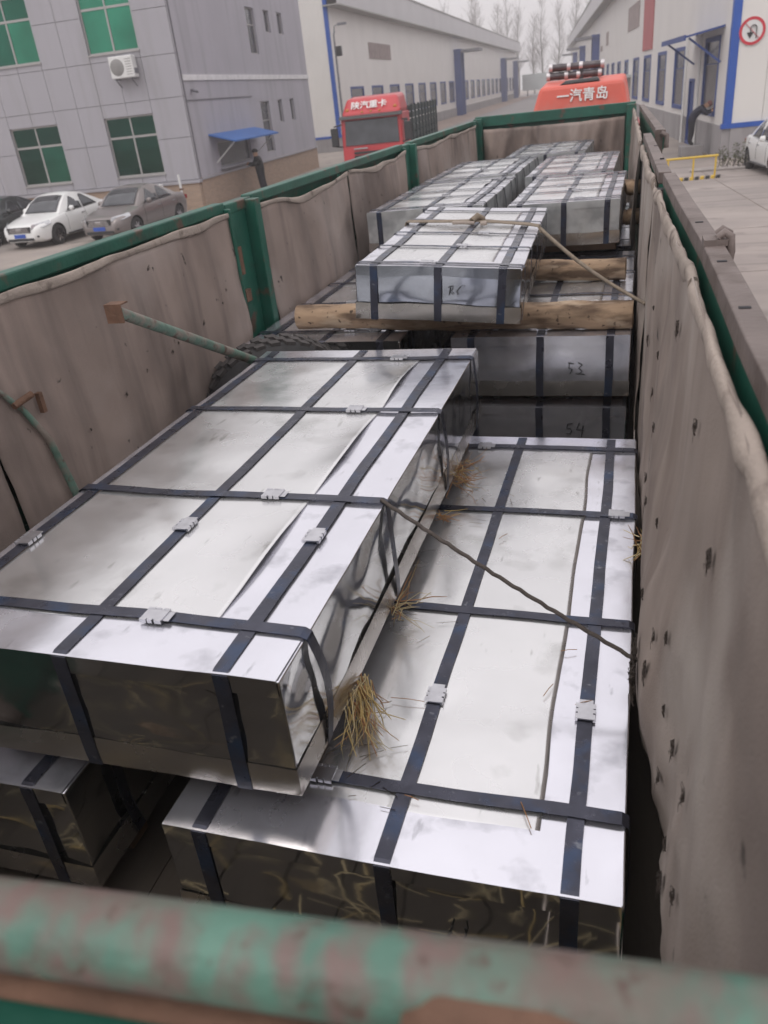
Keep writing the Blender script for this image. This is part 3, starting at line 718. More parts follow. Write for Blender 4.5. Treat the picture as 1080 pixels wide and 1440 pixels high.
    def patch(nm, c0, c1, c2, c3, lift, m='car_glass', bow=.03):
        c0, c1, c2, c3 = map(Vector, (c0, c1, c2, c3)); nn = (c1-c0).cross(c3-c0).normalized(); lift = nn*lift
        q = MB(); q.grid(lambda a, v_: (c0.lerp(c1, a)).lerp(c3.lerp(c2, a), v_)+lift+nn*bow*math.sin(a*math.pi), 8, 4); return q.build(nm, m, t, solid=.006)
    f = .06
    def glass(nm, r3, f0, f1, sd_):
        def row(i, a):
            rr = r3[i]; x5 = a*4; j = min(3, int(x5)); return Vector(rr[j]).lerp(Vector(rr[j+1]), x5-j)
        def pt_(a, c):
            a = .075+.85*a; c = (f0+(f1-f0)*c)*2; i = min(1, int(c)); p = row(i, a).lerp(row(i+1, a), c-i)
            return p+Vector((0, sd_*.012, .012))
        q = MB(); q.grid(pt_, 12, 8); return q.build(nm, 'car_glass', t, solid=.006)
    glass('windscreen', rows[0:3], .07, .93, -1)
    glass('rear_window', rows[6:9], .08, .90, 1)
    ym = (yb+yc)/2+.05
    for s_ in (-1, 1):
        def side(yy, f): # point on side glass at height fraction f
            return Vector((s_*(kb+(kt-kb)*f+.025*math.sin(f*3.14)+.004), yy, zb+.03+(zr-zb-.09)*f))
        for nm, (p0, p1, p2, p3) in (('side_window', ((ya+.42, .02), (ym-.04, .02), (ym-.04, .97), (yb+.10, .93))), ('side_window', ((ym+.04, .02), (yd-.55, .06), (yc-.10, .90), (ym+.04, .97)))):
            q = MB(); q.grid(lambda a, v_: side((p0[0]+(p1[0]-p0[0])*a)*(1-v_)+(p3[0]+(p2[0]-p3[0])*a)*v_, (p0[1]+(p1[1]-p0[1])*a)*(1-v_)+(p3[1]+(p2[1]-p3[1])*a)*v_), 6, 5)
            q.build(nm, 'car_glass', t, solid=.012)
        q = MB(); q.lathe([(0, -.09), (.06, -.08), (.085, -.02), (.085, .06), (.0, .085)], 12, axis='x', c=(s_*(hw+.05), ya+.50, zb+.10)); q.move(lambda p: Vector((p.x, ya+.5+(p.y-ya-.5)*.7, p.z))); q.build('mirror', paint, t)
        for yy in (ym-.25, ym+.75):
            q = MB(); q.box(s_*(hw-.012) if s_ > 0 else -hw-.012, hw+.012 if s_ > 0 else -hw+.012, yy, yy+.2, .80, .83); q.build('door_handle', 'chrome', t, bevel=.006)
        q = MB(); q.add([(s_*hw*.86, -hl+.30, .63), (s_*hw*.50, -hl+.045, .62), (s_*hw*.52, -hl+.09, .73), (s_*hw*.90, -hl+.62, .80), (s_*hw*.965, -hl+.62, .70)], [(0, 1, 2, 3, 4)]); q.move(lambda p: p+Vector((s_*.03, -.035, .02))); q.build('headlight', 'lamp_glass', t, solid=.02)
        q = MB(); q.box(s_*hw*.62-.12, s_*hw*.62+.12, -hl+.05, -hl+.14, .36, .42); q.build('fog_lamp', 'black_paint', t, bevel=.01)
        q = MB(); q.box(s_*hw*.62-.2, s_*hw*.62+.2, hl-.12, hl-.02, .74, .88); q.build('tail_lamp', 'tail_red', t, bevel=.02)
    for yy in (ya+.22, ym, yd-.42):
        kk_ = lerp_tab(wid, yy)*hw; zt_, zb_ = lerp_tab(top, yy), lerp_tab(bot, yy); hh_ = zt_-zb_
        for s_ in (-1, 1):
            q = MB(); q.tube([(s_*(kk_*a_+.001), yy+.05*(b_-.5), zb_+hh_*b_) for a_, b_ in ((.99, .25), (1.0, .55), (.985, .78), (.93, .93))], .006, 4); q.build('door_gap', 'black_paint', t)
    for s_ in (-1, 1):
        q = MB(); q.tube([(s_*(kb+.006), ya+.3, zb+.015), (s_*(kb+.006), (ya+yd)/2, zb+.02), (s_*(kb+.004), yd-.3, zb+.03)], .010, 4); q.build('belt_trim', 'chrome', t)
        q = MB(); q.tube([(s_*(hw*1.0), -hl+1.35, .27), (s_*(hw*1.0), hl-1.45, .28)], .03, 5); q.build('sill_trim', 'black_paint', t)
    q = MB(); q.box(-.10, .10, -hl-.022, -hl-.01, .60, .66); q.build('front_badge', 'chrome', t, bevel=.01)
    q = MB()
    for i in range(4): q.box(-.40+i*.02, .40-i*.02, -hl-.012, -hl+.04, .53+i*.042, .553+i*.042)
    q.box(-.44, .44, -hl-.004, -hl+.05, .515, .70, 1); q.build('grille', ['chrome', 'black_paint'], t)
    q = MB(); q.box(-.52, .52, -hl-.008, -hl+.06, .27, .36); q.build('air_intake', 'black_paint', t, bevel=.012)
    q = MB(); q.box(-.22, .22, -hl-.02, -hl-.006, .375, .49); q.build('number_plate', 'plate_blue', t)
    for yy in wy:
        for s_ in (-1, 1): make_wheel(t, s_*(hw-.125), yy, r)
    return t
def place(u, v, a): x, y = fr(u, v, a); return (x, y, G)
sedan('parked_car', 'white saloon parked nose out with blue number plate', 'car_white', place(-17.55, 26.3, A_OFF), A_OFF+rad(-4))
sedan('parked_car', 'grey saloon parked beside the white one at the office', 'car_grey', place(-14.75, 26.6, A_OFF), A_OFF+rad(-4), L=4.7)
sedan('parked_car', 'black car cut by the left picture edge beside the white saloon', 'car_black', place(-20.45, 26.9, A_OFF), A_OFF+rad(-4))
sedan('parked_car', 'white car parked on the right by the shrub', 'car_white', place(7.45, 28.6, A_RF), A_RF+rad(2), hgt=1.6)

# red lorry between office and hall
x, y = fr(-7.6, 33, A_OFF)
t = thing('red_lorry', 'red lorry with white roof lettering and dark green cargo body', 'lorry', (x, y, G), A_OFF+rad(1.5))
HW = 1.22; Z = lambda z: z-G
b = MB(); b.hexa([(-HW, 0, .9), (HW, 0, .9), (HW, 2.1, .9), (-HW, 2.1, .9)], [(-HW, .22, 2.75), (HW, .22, 2.75), (HW, 2.1, 2.75), (-HW, 2.1, 2.75)]); b.build('cab', 'truck_red', t, bevel=.06)
b = MB(); b.hexa([(-HW+.02, .19, 2.752), (HW-.02, .19, 2.752), (HW-.02, 2.05, 2.752), (-HW+.02, 2.05, 2.752)], [(-HW+.22, .75, 3.36), (HW-.22, .75, 3.36), (HW-.14, 2.0, 3.42), (-HW+.14, 2.0, 3.42)]); rfr = b.build('roof_fairing', 'truck_red', t, bevel=.12)
b = MB(); b.hexa([(-HW+.14, .055, 1.72), (HW-.14, .055, 1.72), (HW-.14, .12, 1.72), (-HW+.14, .12, 1.72)], [(-HW+.18, .165, 2.60), (HW-.18, .165, 2.60), (HW-.18, .23, 2.60), (-HW+.18, .23, 2.60)]); b.build('windscreen', 'car_glass', t, bevel=.02)
b = MB(); b.hexa([(-HW-.02, .0, 2.66), (HW+.02, .0, 2.66), (HW+.02, .24, 2.66), (-HW-.02, .24, 2.66)], [(-HW-.02, .06, 2.74), (HW+.02, .06, 2.74), (HW+.02, .24, 2.78), (-HW-.02, .24, 2.78)]); b.build('sun_visor', 'black_paint', t)
sl_ = math.atan2(.56, .61)
text_mesh('陕汽重卡', .36, 'lettering', 'white_paint', t, (-.08, .42, 3.09), (sl_+rad(6), 0, 0))
for q in (-.95, .95):
    b = MB(); b.lathe([(0, -.05), (.07, -.03), (.08, .05)], 12, axis='y', c=(q, .38, 2.95)); b.build('marker_lamp', 'amber', t)
for q in (-.35, 0, .35):
    b = MB(); b.lathe([(0, -.04), (.05, -.02), (.05, .05)], 10, axis='y', c=(q, .3, 2.86)); b.build('marker_lamp', 'amber', t)
for s_ in (-1, 1):
    b = MB(); b.box(s_*(HW+.24)-.14, s_*(HW+.24)+.14, -.08, .06, 1.75, 2.4); b.build('mirror', 'black_paint', t, bevel=.03)
    b = MB(); b.tube([(s_*(HW-.05), .25, 2.5), (s_*(HW+.24), 0, 2.45)], .03, 6); b.tube([(s_*(HW-.05), .15, 1.7), (s_*(HW+.24), 0, 1.75)], .03, 6); b.build('mirror_arm', 'black_paint', t)
    b = MB(); b.box(s_*HW-.02, s_*HW+.02, .55, 1.35, 1.75, 2.5); b.build('side_window', 'car_glass', t)
    b = MB(); b.tube([(s_*.5-.35, .085, 1.76), (s_*.5+.25, .10, 1.95)], .015, 5); b.build('wiper', 'black_paint', t)
    b = MB(); b.box(s_*.85-.2, s_*.85+.2, -.03, .05, .95, 1.2); b.build('headlight', 'lamp_glass', t, bevel=.03)
b = MB()
for i in range(4): b.box(-.75, .75, -.02, .05, 1.0+i*.14, 1.07+i*.14)
b.build('grille', 'black_paint', t)
b = MB(); b.box(-.75, -.2, .0, .06, 1.58, 1.63); b.build('badge', 'chrome', t)
b = MB(); b.box(-HW, HW, -.1, 2.0, .42, .88); b.build('bumper', 'dark', t, bevel=.05)
b = MB(); b.box(-1.24, 1.24, 2.45, 10.6, 1.2, 1.4); b.box(-1.2, 1.2, 2.5, 10.55, 1.401, 2.0); cb_ = b.build('cargo_body', 'truck_green', t)
for i in range(9):
    yy = 2.5+i*1.0
    for s_ in (-1.25, 1.25):
        b = MB(); b.box(s_-.04, s_+.04, yy, yy+.1, 1.0, 2.95); b.build('stake', 'truck_green', cb_)
for i in range(6):
    b = MB(); b.box(-1.25, -1.20, 2.5, 10.6, 1.45+i*.25, 1.45+i*.25+.2); b.box(1.20, 1.25, 2.5, 10.6, 1.45+i*.25, 1.45+i*.25+.2); b.box(-1.2, 1.2, 2.47, 2.51, 1.45+i*.25, 1.65+i*.25); b.build('side_board', 'truck_green', cb_)
for (yy) in (1.0, 8.6, 9.7):
    for s_ in (-1, 1): make_wheel(t, s_*1.0, yy, .5, .3)
b = MB(); b.beam((-1.5, -.6, .75), (-1.1, -.05, .8), .05, .05); b.build('step_rail', 'black_paint', t)

# ================================================================== PEOPLE
def person(label, loc, rotz, J, clothes, cap=None):
    """J: joint positions, feet at z=0; one skinned body, clothes as materials by limb"""
    t = thing('person', label, 'person', loc, rotz)
    names = list(J); idx = {n: i for i, n in enumerate(names)}
    edges = [('pelvis', 'waist'), ('waist', 'chest'), ('chest', 'neck'), ('neck', 'head'), ('head', 'crown')]
    for s_ in 'lr':
        edges += [('chest', 'sh'+s_), ('sh'+s_, 'el'+s_), ('el'+s_, 'wr'+s_), ('wr'+s_, 'hd'+s_), ('pelvis', 'hp'+s_), ('hp'+s_, 'kn'+s_), ('kn'+s_, 'an'+s_), ('an'+s_, 'to'+s_)]
    R_ = dict(pelvis=(.215, .185), waist=(.215, .18), chest=(.225, .18), neck=(.062, .062), head=(.088, .10), crown=(.07, .08), sh=(.12, .12), el=(.088, .088), wr=(.043, .043), hd=(.045, .03), hp=(.145, .145), kn=(.11, .11), an=(.085, .085), to=(.05, .04))
    me = bpy.data.meshes.new('body'); me.from_pydata([J[n] for n in names], [(idx[a], idx[b]) for a, b in edges], [])
    o = bpy.data.objects.new('body', me); COL.objects.link(o); o.parent = t
    md = o.modifiers.new('skin', 'SKIN'); md.use_smooth_shade = True
    for n in names:
        k_ = n if n in R_ else n[:2]; sv = me.skin_vertices[0].data[idx[n]]; sv.radius = R_[k_]; sv.use_root = (n == 'pelvis')
    sb = o.modifiers.new('sub', 'SUBSURF'); sb.levels = 2; sb.render_levels = 2
    bpy.context.view_layer.update()
    m2 = bpy.data.meshes.new_from_object(o.evaluated_get(bpy.context.evaluated_depsgraph_get())); o.modifiers.clear(); o.data = m2
    m2.materials.clear()
    for q in ('skin', clothes[0], clothes[1], 'shoe'): m2.materials.append(M[q])
    def seg(p, a, b_):
        a, b_ = Vector(a), Vector(b_); f = max(0, min(1, (p-a).dot(b_-a)/max(1e-9, (b_-a).length_squared))); return (p-a.lerp(b_, f)).length
    kind = []
    for a, b_ in edges:
        k_ = 0 if b_ in ('head', 'crown') or b_[:2] == 'hd' else 2 if b_[:2] in ('kn', 'an') else 3 if b_[:2] == 'to' else 1
        kind.append((a, b_, k_))
    for p in m2.polygons:
        c = Vector(p.center); best = min(kind, key=lambda q: seg(c, J[q[0]], J[q[1]])); p.material_index = best[2]; p.use_smooth = True
    hv = Vector(J['head']); cv = Vector(J['crown']); up = (cv-hv).normalized()
    h = MB(); h.lathe([(.0, .108), (.06, .098), (.098, .06), (.108, .01), (.104, -.03)], 16)
    q = up.to_track_quat('Z', 'Y').to_matrix(); ctr = hv.lerp(cv, .75)
    h.move(lambda p: ctr+q@(p*1.06)); h.build('cap' if cap else 'hair', cap or 'hair', t)
    return t
J1 = dict(pelvis=(0, 0, .95), waist=(0, -.01, 1.10), chest=(0, -.03, 1.33), neck=(0, -.05, 1.50), head=(0, -.09, 1.62), crown=(0, -.09, 1.72),
          shl=(.17, -.03, 1.40), ell=(.22, -.16, 1.16), wrl=(.14, -.38, 1.20), hdl=(.12, -.46, 1.22), shr=(-.17, -.03, 1.40), elr=(-.22, -.18, 1.17), wrr=(-.13, -.40, 1.24), hdr=(-.11, -.48, 1.26),
          hpl=(.10, 0, .88), knl=(.13, .0, .48), anl=(.15, .05, .09), tol=(.16, -.10, .04), hpr=(-.10, 0, .88), knr=(-.14, .03, .48), anr=(-.19, .09, .09), tor=(-.20, -.06, .04))
x, y = fr(-13.7, 36.5, A_OFF)
p1 = person('person in black standing at the service window under the blue awning', (x, y, G), A_OFF-rad(80), J1, ('jacket_black', 'trouser'))
J2 = dict(pelvis=(0, .02, .93), waist=(0, -.06, 1.07), chest=(0, -.26, 1.24), neck=(0, -.42, 1.33), head=(0, -.52, 1.38), crown=(0, -.60, 1.43),
          shl=(.17, -.30, 1.29), ell=(.22, -.50, 1.10), wrl=(.16, -.68, 1.20), hdl=(.13, -.74, 1.26), shr=(-.17, -.30, 1.29), elr=(-.22, -.50, 1.08), wrr=(-.16, -.68, 1.16), hdr=(-.13, -.74, 1.20),
          hpl=(.09, .02, .87), knl=(.10, .02, .47), anl=(.10, .06, .09), tol=(.11, -.09, .04), hpr=(-.09, .02, .87), knr=(-.10, -.01, .47), anr=(-.10, .04, .09), tor=(-.11, -.11, .04))
x, y = fr(5.70, 36.0, A_RF)
p2 = person('man in navy work clothes bending forward to look into the factory window', (x, y, G+.40), A_RF+rad(80), J2, ('jacket_navy', 'trouser'), 'cap')

p1.scale = (1.15, 1.2, 1.02)
# ================================================================== TRAILER
ZR, ZD = -.435, -1.99            # top rail and deck
tr = thing('cargo_trailer', 'long open trailer with green rails, gates and posts', 'trailer', (-1.0, 6.5, G))
T3 = (-1.0, 6.5, G)
def TP(mb, nm, m, par=tr, **kw): return mb.build(nm, m, par, off=T3, **kw)
def xl(y): return -2.25-.0085*max(0, y-2)            # left wall line
XRT = [(-.2, .215), (1.1, .197), (1.5, .185), (2.1, .175), (2.4, .167), (3.0, .14), (4.0, .105), (6.5, .04), (9, -.005), (12.5, -.07), (13.2, -.085)]
def xr(y):
    for i in range(len(XRT)-1):
        if XRT[i][0] <= y <= XRT[i+1][0]:
            f = (y-XRT[i][0])/(XRT[i+1][0]-XRT[i][0]); return XRT[i][1]+(XRT[i+1][1]-XRT[i][1])*f
    return XRT[0][1] if y < XRT[0][0] else XRT[-1][1]
for i in range(14):       # deck planks across the length of the bed
    x0 = -2.42+i*.19
    b = MB(); b.box(x0+.004, x0+.186, .1, 13.15, ZD-.06, ZD-.004*(i % 3)); TP(b, 'deck_plank', 'deck')
b = MB(); b.box(-2.0, -.2, .1, 13.1, ZD-.35, ZD-.07); TP(b, 'chassis', 'dark')
# left side: posts, gates, rails
for i, y in enumerate((.35, 4.33, 8.42, 12.6)):
    x0 = xl(y)
    b = MB(); b.box(x0-.06, x0+.005, y+.0, y+.27, ZD-.1, -.475); b.box(x0-.06, x0+.075, y+.272, y+.35, ZD-.1, -.46); b.box(x0-.055, x0+.05, y-.03, y-.002, ZD-.1, -.475)
    po = TP(b, 'post', 'green', bevel=.006)
    b = MB(); b.box(x0+.006, x0+.02, y+.05, y+.10, -.86, -.70); b.box(x0+.006, x0+.03, y+.04, y+.11, -1.02, -.95); TP(b, 'hinge', 'rust', par=po)
bays = ((.65, 2.11), (2.12, 4.28), (4.72, 6.50), (6.56, 8.37), (8.80, 10.6), (10.66, 12.55))
for (y0, y1) in bays:
    b = MB()
    for i in range(5):
        z0 = ZD+.02+i*.298
        b.hexa([(xl(y0)-.075, y0, z0), (xl(y0)-.045, y0, z0), (xl(y1)-.045, y1, z0), (xl(y1)-.075, y1, z0)], [(xl(y0)-.075, y0, z0+.292), (xl(y0)-.045, y0, z0+.292), (xl(y1)-.045, y1, z0+.292), (xl(y1)-.075, y1, z0+.292)])
    TP(b, 'side_gate', 'green')
y = .2
ys_ = [.2, 4.33+.0, 4.70, 8.42, 8.80, 12.6, 13.1]
for i in range(0, len(ys_)-1):
    y0, y1 = ys_[i], ys_[i+1]-.004
    b = MB(); zz = -.44
    dz = (.012 if i % 2 else 0)
    b.hexa([(xl(y0)-.06, y0, zz-.06-dz), (xl(y0)+.012, y0, zz-.06-dz), (xl(y1)+.012, y1, zz-.06-dz), (xl(y1)-.06, y1, zz-.06-dz)], [(xl(y0)-.06, y0, zz-dz), (xl(y0)+.012, y0, zz-dz), (xl(y1)+.012, y1, zz-dz), (xl(y1)-.06, y1, zz-dz)])
    TP(b, 'top_rail', 'green', bevel=.008)
# thin bent green upright of the near left gate, with its latch
b = MB(); b.tube([(-2.19, 2.20, -.80), (-2.185, 2.28, -.90), (-2.16, 2.34, -1.05), (-2.14, 2.37, -1.30), (-2.14, 2.37, -1.95)], [.010, .012, .014, .017, .019], 8); st_ = TP(b, 'upright', 'green_dull')
b = MB(); b.box(-2.185, -2.165, 2.365, 2.385, -.95, -.87); b.tube([(-2.18, 2.24, -.875), (-2.165, 2.33, -.86)], .014, 8); TP(b, 'latch', 'rust', par=st_)
# right side rails: near gate, two further gates that stand a little askew
def rail_right(pts, wd, nm='top_rail', z=-.42):
    b = MB(); vs = []
    for (x_, y_, z_) in pts:
        vs += [(x_, y_, z_-.05), (x_+wd, y_, z_-.05), (x_+wd, y_, z_), (x_, y_, z_)]
    k_ = len(pts)
    fs = [(i*4+j, (i+1)*4+j, (i+1)*4+(j+1) % 4, i*4+(j+1) % 4) for i in range(k_-1) for j in range(4)]+[(0, 1, 2, 3), tuple((k_-1)*4+j for j in (3, 2, 1, 0))]
    b.add(vs, fs); o = TP(b, nm, 'rail', bevel=.004)
    b = MB(); vs = []
    for (x_, y_, z_) in pts:
        vs += [(x_+.004, y_, z_-.13), (x_+wd-.008, y_, z_-.13), (x_+wd-.008, y_, z_-.051), (x_+.004, y_, z_-.051)]
    b.add(vs, fs); TP(b, 'rail_web', 'green', par=o)
    b = MB(); vs = []
    for (x_, y_, z_) in pts:
        vs += [(x_+.012, y_, ZD+.02), (x_+wd-.015, y_, ZD+.02), (x_+wd-.015, y_, z_-.131), (x_+.012, y_, z_-.131)]
    b.add(vs, fs); TP(b, 'side_gate', 'green')
    return o
p_near = [(xr(y_)+.0, y_, ZR+.012) for y_ in (.25, .7, 1.1, 1.5, 1.9, 2.3, 2.7, 3.1, 3.5, 3.98)]
r1 = rail_right(p_near, .052)
r2 = rail_right([(.088, 4.05, -.425), (.055, 5.2, -.42), (.02, 6.5, -.415)], .055)
r3 = rail_right([(.115, 6.62, -.41), (.04, 9.2, -.41), (-.03, 11.9, -.415)], .06)
for (y_, r_) in ((1.62, r1), (2.05, r1), (2.62, r1), (4.6, r2), (5.4, r2)):
    b = MB(); x_ = xr(y_)+.012; z_ = ZR+.0125 if y_ < 4 else -.418
    b.box(x_, x_+.022, y_, y_+.014, z_-.01, z_+.0015); TP(b, 'slot', 'black_open', par=r_)
# hook hinge on the near right rail
b = MB(); b.box(.170, .228, 2.25, 2.33, -.424, -.408)
for q in (0, .05):
    b.tube([(.205, 2.26+q, -.405), (.218, 2.26+q, -.392), (.234, 2.26+q, -.402), (.238, 2.26+q, -.44), (.234, 2.26+q, -.475)], .011, 7)
TP(b, 'hook', 'rail', par=r1)
b = MB(); b.box(.10, .155, 6.5, 6.6, -.55, -.40); b.tube([(.14, 6.48, -.42), (.18, 6.48, -.44), (.18, 6.48, -.52)], .02, 6); TP(b, 'hook', 'rail', par=r3)
for y_ in (4.02, 6.56):
    b = MB(); b.box(xr(y_)-.02, xr(y_)+.06, y_-.05, y_+.05, ZD, -.49); TP(b, 'post', 'dark')
# headboard at the front of the bed
xa, xb_, HY = -2.36, -.10, 13.0
b = MB(); b.box(xa-.02, xb_+.02, HY-.03, HY+.04, -.55, -.405); TP(b, 'headboard_beam', 'green', bevel=.01)
b = MB(); b.box(xa, xb_, HY+.04, HY+.07, ZD, -.5); TP(b, 'headboard', 'green')
for x_ in (xa-.03, xb_-.10):
    b = MB(); b.box(x_, x_+.13, HY-.12, HY-.031, ZD, -.43); TP(b, 'corner_post', 'green', bevel=.01)
# tailgate: chipped green tube close to the camera, lower rail, panel
tg = lambda x_: .272+.085*(x_)
b = MB(); b.tube([(x_, tg(x_), -.468-.004*math.sin(x_*3)) for x_ in [-2.3+i*.1 for i in range(26)]], .0275, 20); TP(b, 'tailgate_tube', 'green_worn')
b = MB(); b.tube([(x_, tg(x_)-.012, -.518) for x_ in (-2.3, -1.2, -.13)], .008, 8); TP(b, 'tailgate_rod', 'rust')
b = MB(); b.hexa([(-2.3, tg(-2.3)-.03, ZD), (.2, tg(.2)-.03, ZD), (.2, tg(.2)+.0, ZD), (-2.3, tg(-2.3), ZD)], [(-2.3, tg(-2.3)-.03, -.535), (.2, tg(.2)-.03, -.535), (.2, tg(.2), -.535), (-2.3, tg(-2.3), -.535)]); tgo = TP(b, 'tailgate', 'board_brown')
b = MB(); b.hexa([(-2.3, tg(-2.3)-.036, ZD), (.2, tg(.2)-.036, ZD), (.2, tg(.2)-.032, ZD), (-2.3, tg(-2.3)-.032, ZD)], [(-2.3, tg(-2.3)-.036, -.533), (.2, tg(.2)-.036, -.533), (.2, tg(.2)-.032, -.533), (-2.3, tg(-2.3)-.032, -.533)]); TP(b, 'outer_sheet', 'green', par=tgo)
b = MB(); b.hexa([(-2.3, tg(-2.3)+.002, -1.25), (.2, tg(.2)+.002, -1.25), (.2, tg(.2)+.012, -1.25), (-2.3, tg(-2.3)+.012, -1.25)], [(-2.3, tg(-2.3)+.002, -.56), (.2, tg(.2)+.002, -.56), (.2, tg(.2)+.012, -.56), (-2.3, tg(-2.3)+.012, -.56)]); TP(b, 'inner_sheet', 'green_dull', par=tgo)
b = MB(); b.hexa([(-2.3, tg(-2.3)-.036, -.5325), (.2, tg(.2)-.036, -.5325), (.2, tg(.2)+.002, -.5325), (-2.3, tg(-2.3)+.002, -.5325)], [(-2.3, tg(-2.3)-.036, -.528), (.2, tg(.2)-.036, -.528), (.2, tg(.2)+.002, -.528), (-2.3, tg(-2.3)+.002, -.528)]); TP(b, 'top_cap', 'green', par=tgo)
b = MB()
b.lathe([(.03, -.05), (.035, -.03), (.034, .03), (.03, .05)], 14, axis='x', c=(-.055, tg(-.05)-.014, -.483))
b.grid(lambda a, c: (-.10+.12*a, tg(-.05)-.030-.012*math.sin(a*3.1)-.004*nz(a*6, c*6, 1), -.455-.10*c), 10, 8); TP(b, 'hinge_bracket', 'rust', solid=.006)

# tractor cab ahead of the trailer
tc_ = thing('tractor_cab', 'red truck cab roof with white lettering beyond the headboard', 'truck cab', (-.945, 14.3, G-.03), rad(1.2))
zz = lambda z: z-G
b = MB(); b.hexa([(-.76, 0, zz(-.52)), (.76, 0, zz(-.52)), (.80, 1.9, zz(-.52)), (-.80, 1.9, zz(-.52))], [(-.62, .10, zz(-.095)), (.66, .10, zz(-.095)), (.70, 1.8, zz(-.02)), (-.66, 1.8, zz(-.02))]); b.build('roof_fairing', 'fairing_red', tc_, bevel=.05)
b = MB(); b.box(-1.05, .95, .12, 2.0, .9, zz(-.72)); b.build('cab', 'truck_red', tc_, bevel=.05)
b = MB(); b.box(-.80, .80, -.02, .05, zz(-.56), zz(-.525)); b.build('seal', 'black_paint', tc_)
text_mesh('一汽青岛', .20, 'lettering', 'white_paint', tc_, (.04, .038, zz(-.262)), (rad(90-13.5), 0, rad(-.3)))
b = MB(); b.hexa([(-.32, .2, zz(-.085)), (.30, .2, zz(-.075)), (.30, .5, zz(-.07)), (-.32, .5, zz(-.08))], [(-.24, .22, zz(-.04)), (.26, .22, zz(-.03)), (.26, .5, zz(-.02)), (-.24, .5, zz(-.03))]); b.build('roof_hatch', 'black_paint', tc_, bevel=.01)
b = MB(); b.box(-.06, .0, 1.2, 1.3, zz(-.06), zz(.14)); b.build('roll_stay', 'black_paint', tc_)
# two tiers of rolls carried on the cab roof
for k_, (z_, nm) in enumerate(((-.0, 'lower'), (.125, 'upper'))):
    b = MB()
    prof = []
    for i in range(24):
        x_ = -.45+i*.9/23; rr = .058+.003*math.sin(i*1.7); prof.append((rr, x_))
    b.lathe([(0, -.45)]+prof+[(0, .45)], 16, axis='x')
    o = b.build('tarp_roll', 'roll_dark'); o.location = (-1.10+.02*k_, 15.55, z_+CAMH+.01); o.rotation_euler = (0, rad(1), rad(1.5))
    tag(o, 'dark rolled sheet on the red cab roof, %s of two' % nm, 'roll')
    for q in (-.45, -.15, .05, .40):
        b = MB(); b.lathe([(.0645, -.03), (.066, 0), (.0645, .03)], 16, axis='x', c=(q+.02*k_, 0, 0)); b.build('band', 'roll_light', o)

# ------------------------------------------------------------------ tarpaulins
def left_tarp(y0, y1, label, seed, sag=.0, open_top=False):
    b = MB(); ln = y1-y0
    def f(a, c):
        y = y0+ln*a; e = (math.sin(a*math.pi))
        ztop = -.508-sag*e*.55-.012*nz(y*2.3, seed, 0)-(.03*abs(nz(y*1.2, seed, 4)))
        z = ztop+(ZD+.03-ztop)*c
        fold = .016*nz(y*3.2, z*.5, seed)+.012*nz(y*7.5, z*.8+3, seed)+.03*nz(y*.9, z*.9, seed+5)
        rg = lambda v: 1-min(1, abs(v)*3.4)
        fold += .006*rg(nz(y*4.2+z*2.4, z*2.2-y*.8, seed+2))+.003*nz(y*9, z*8, seed+4)+.016*rg(nz(y*2.1+z*.5, z*.35, seed+7))+.010*rg(nz(y*1.1-z*1.2, z*.9+y*.4, seed+9))
        belly = .05*math.sin(c*math.pi)*e
        return (xl(y)+.03+fold*(.6+1.1*c)+belly*.6+.012*c, y, z)
    b.grid(f, max(30, int(ln*26)), 34)
    o = b.build('tarpaulin', 'tarp', solid=.004); tag(o, label, 'tarpaulin')
    h = MB()
    def fh(a, c):
        y = y0+ln*a; p = Vector(f(a, 0)); w_ = .022+.034*max(-.3, nz(y*1.7, seed, 2))
        return (p.x+.008+.004*math.sin(c*math.pi)+.012*c*max(0, nz(y*2.2, 1, seed))+.004*nz(y*9, c*3, seed), y, p.z+.016-(w_+.012)*c)
    h.grid(fh, max(24, int(ln*20)), 5); h.build('hem', 'hem', o, solid=.004)
    for cz in (.60, .80):
        q = MB(); q.grid(lambda a, c: (f(a, cz+.012*c)[0]+.006, f(a, cz+.012*c)[1], f(a, cz+.012*c)[2]+.012*nz(a*6, seed, cz)), max(24, int(ln*20)), 2); q.build('seam', 'tarp', o, solid=.004)
    # frayed holes and stains hold small tufts of cord
    return o
lt1 = left_tarp(.70, 2.10, 'brown canvas on the left side nearest the tailgate', 1)
lt2 = left_tarp(2.12, 4.30, 'brown canvas on the left side behind the sloping pipe', 2)
lt3 = left_tarp(4.76, 6.52, 'sagging brown canvas on the left just past the wide green post', 3, .07)
lt4 = left_tarp(6.56, 8.40, 'brown canvas on the left before the second green post', 4, .06)
lt5 = left_tarp(8.84, 10.62, 'brown canvas on the left below the red lorry', 5, .05)
lt6 = left_tarp(10.66, 12.55, 'brown canvas on the far left corner next to the headboard', 6, .04)
# front curtain
b = MB()
def ff(a, c):
    x_ = -2.24+2.02*a; z_ = -.575-.03*abs(nz(x_*3, 1, 1))-.05*math.sin(a*math.pi)*.4
    z = z_+(ZD+.1-z_)*c
    rg = lambda v: 1-min(1, abs(v)*3)
    d = .10*nz(x_*4.5, z*.6, 3)+.06*nz(x_*10, z, 1)+.09*rg(nz(x_*2.6+z*.8, z*.5, 6))+.06*rg(nz(x_*3.1-z*1.1, z*.3, 8))+.10*math.exp(-((a-.93+.10*c)/.03)**2)+.05*math.exp(-((a-.10-.05*c)/.04)**2)+.045*math.exp(-((a-.84+.22*c)/.025)**2)
    return (x_, HY-.06-d*(.4+.8*c), z)
b.grid(ff, 90, 26); o = b.build('tarpaulin', 'tarp', solid=.004); tag(o, 'brown canvas curtain hanging in folds from the headboard', 'tarpaulin')

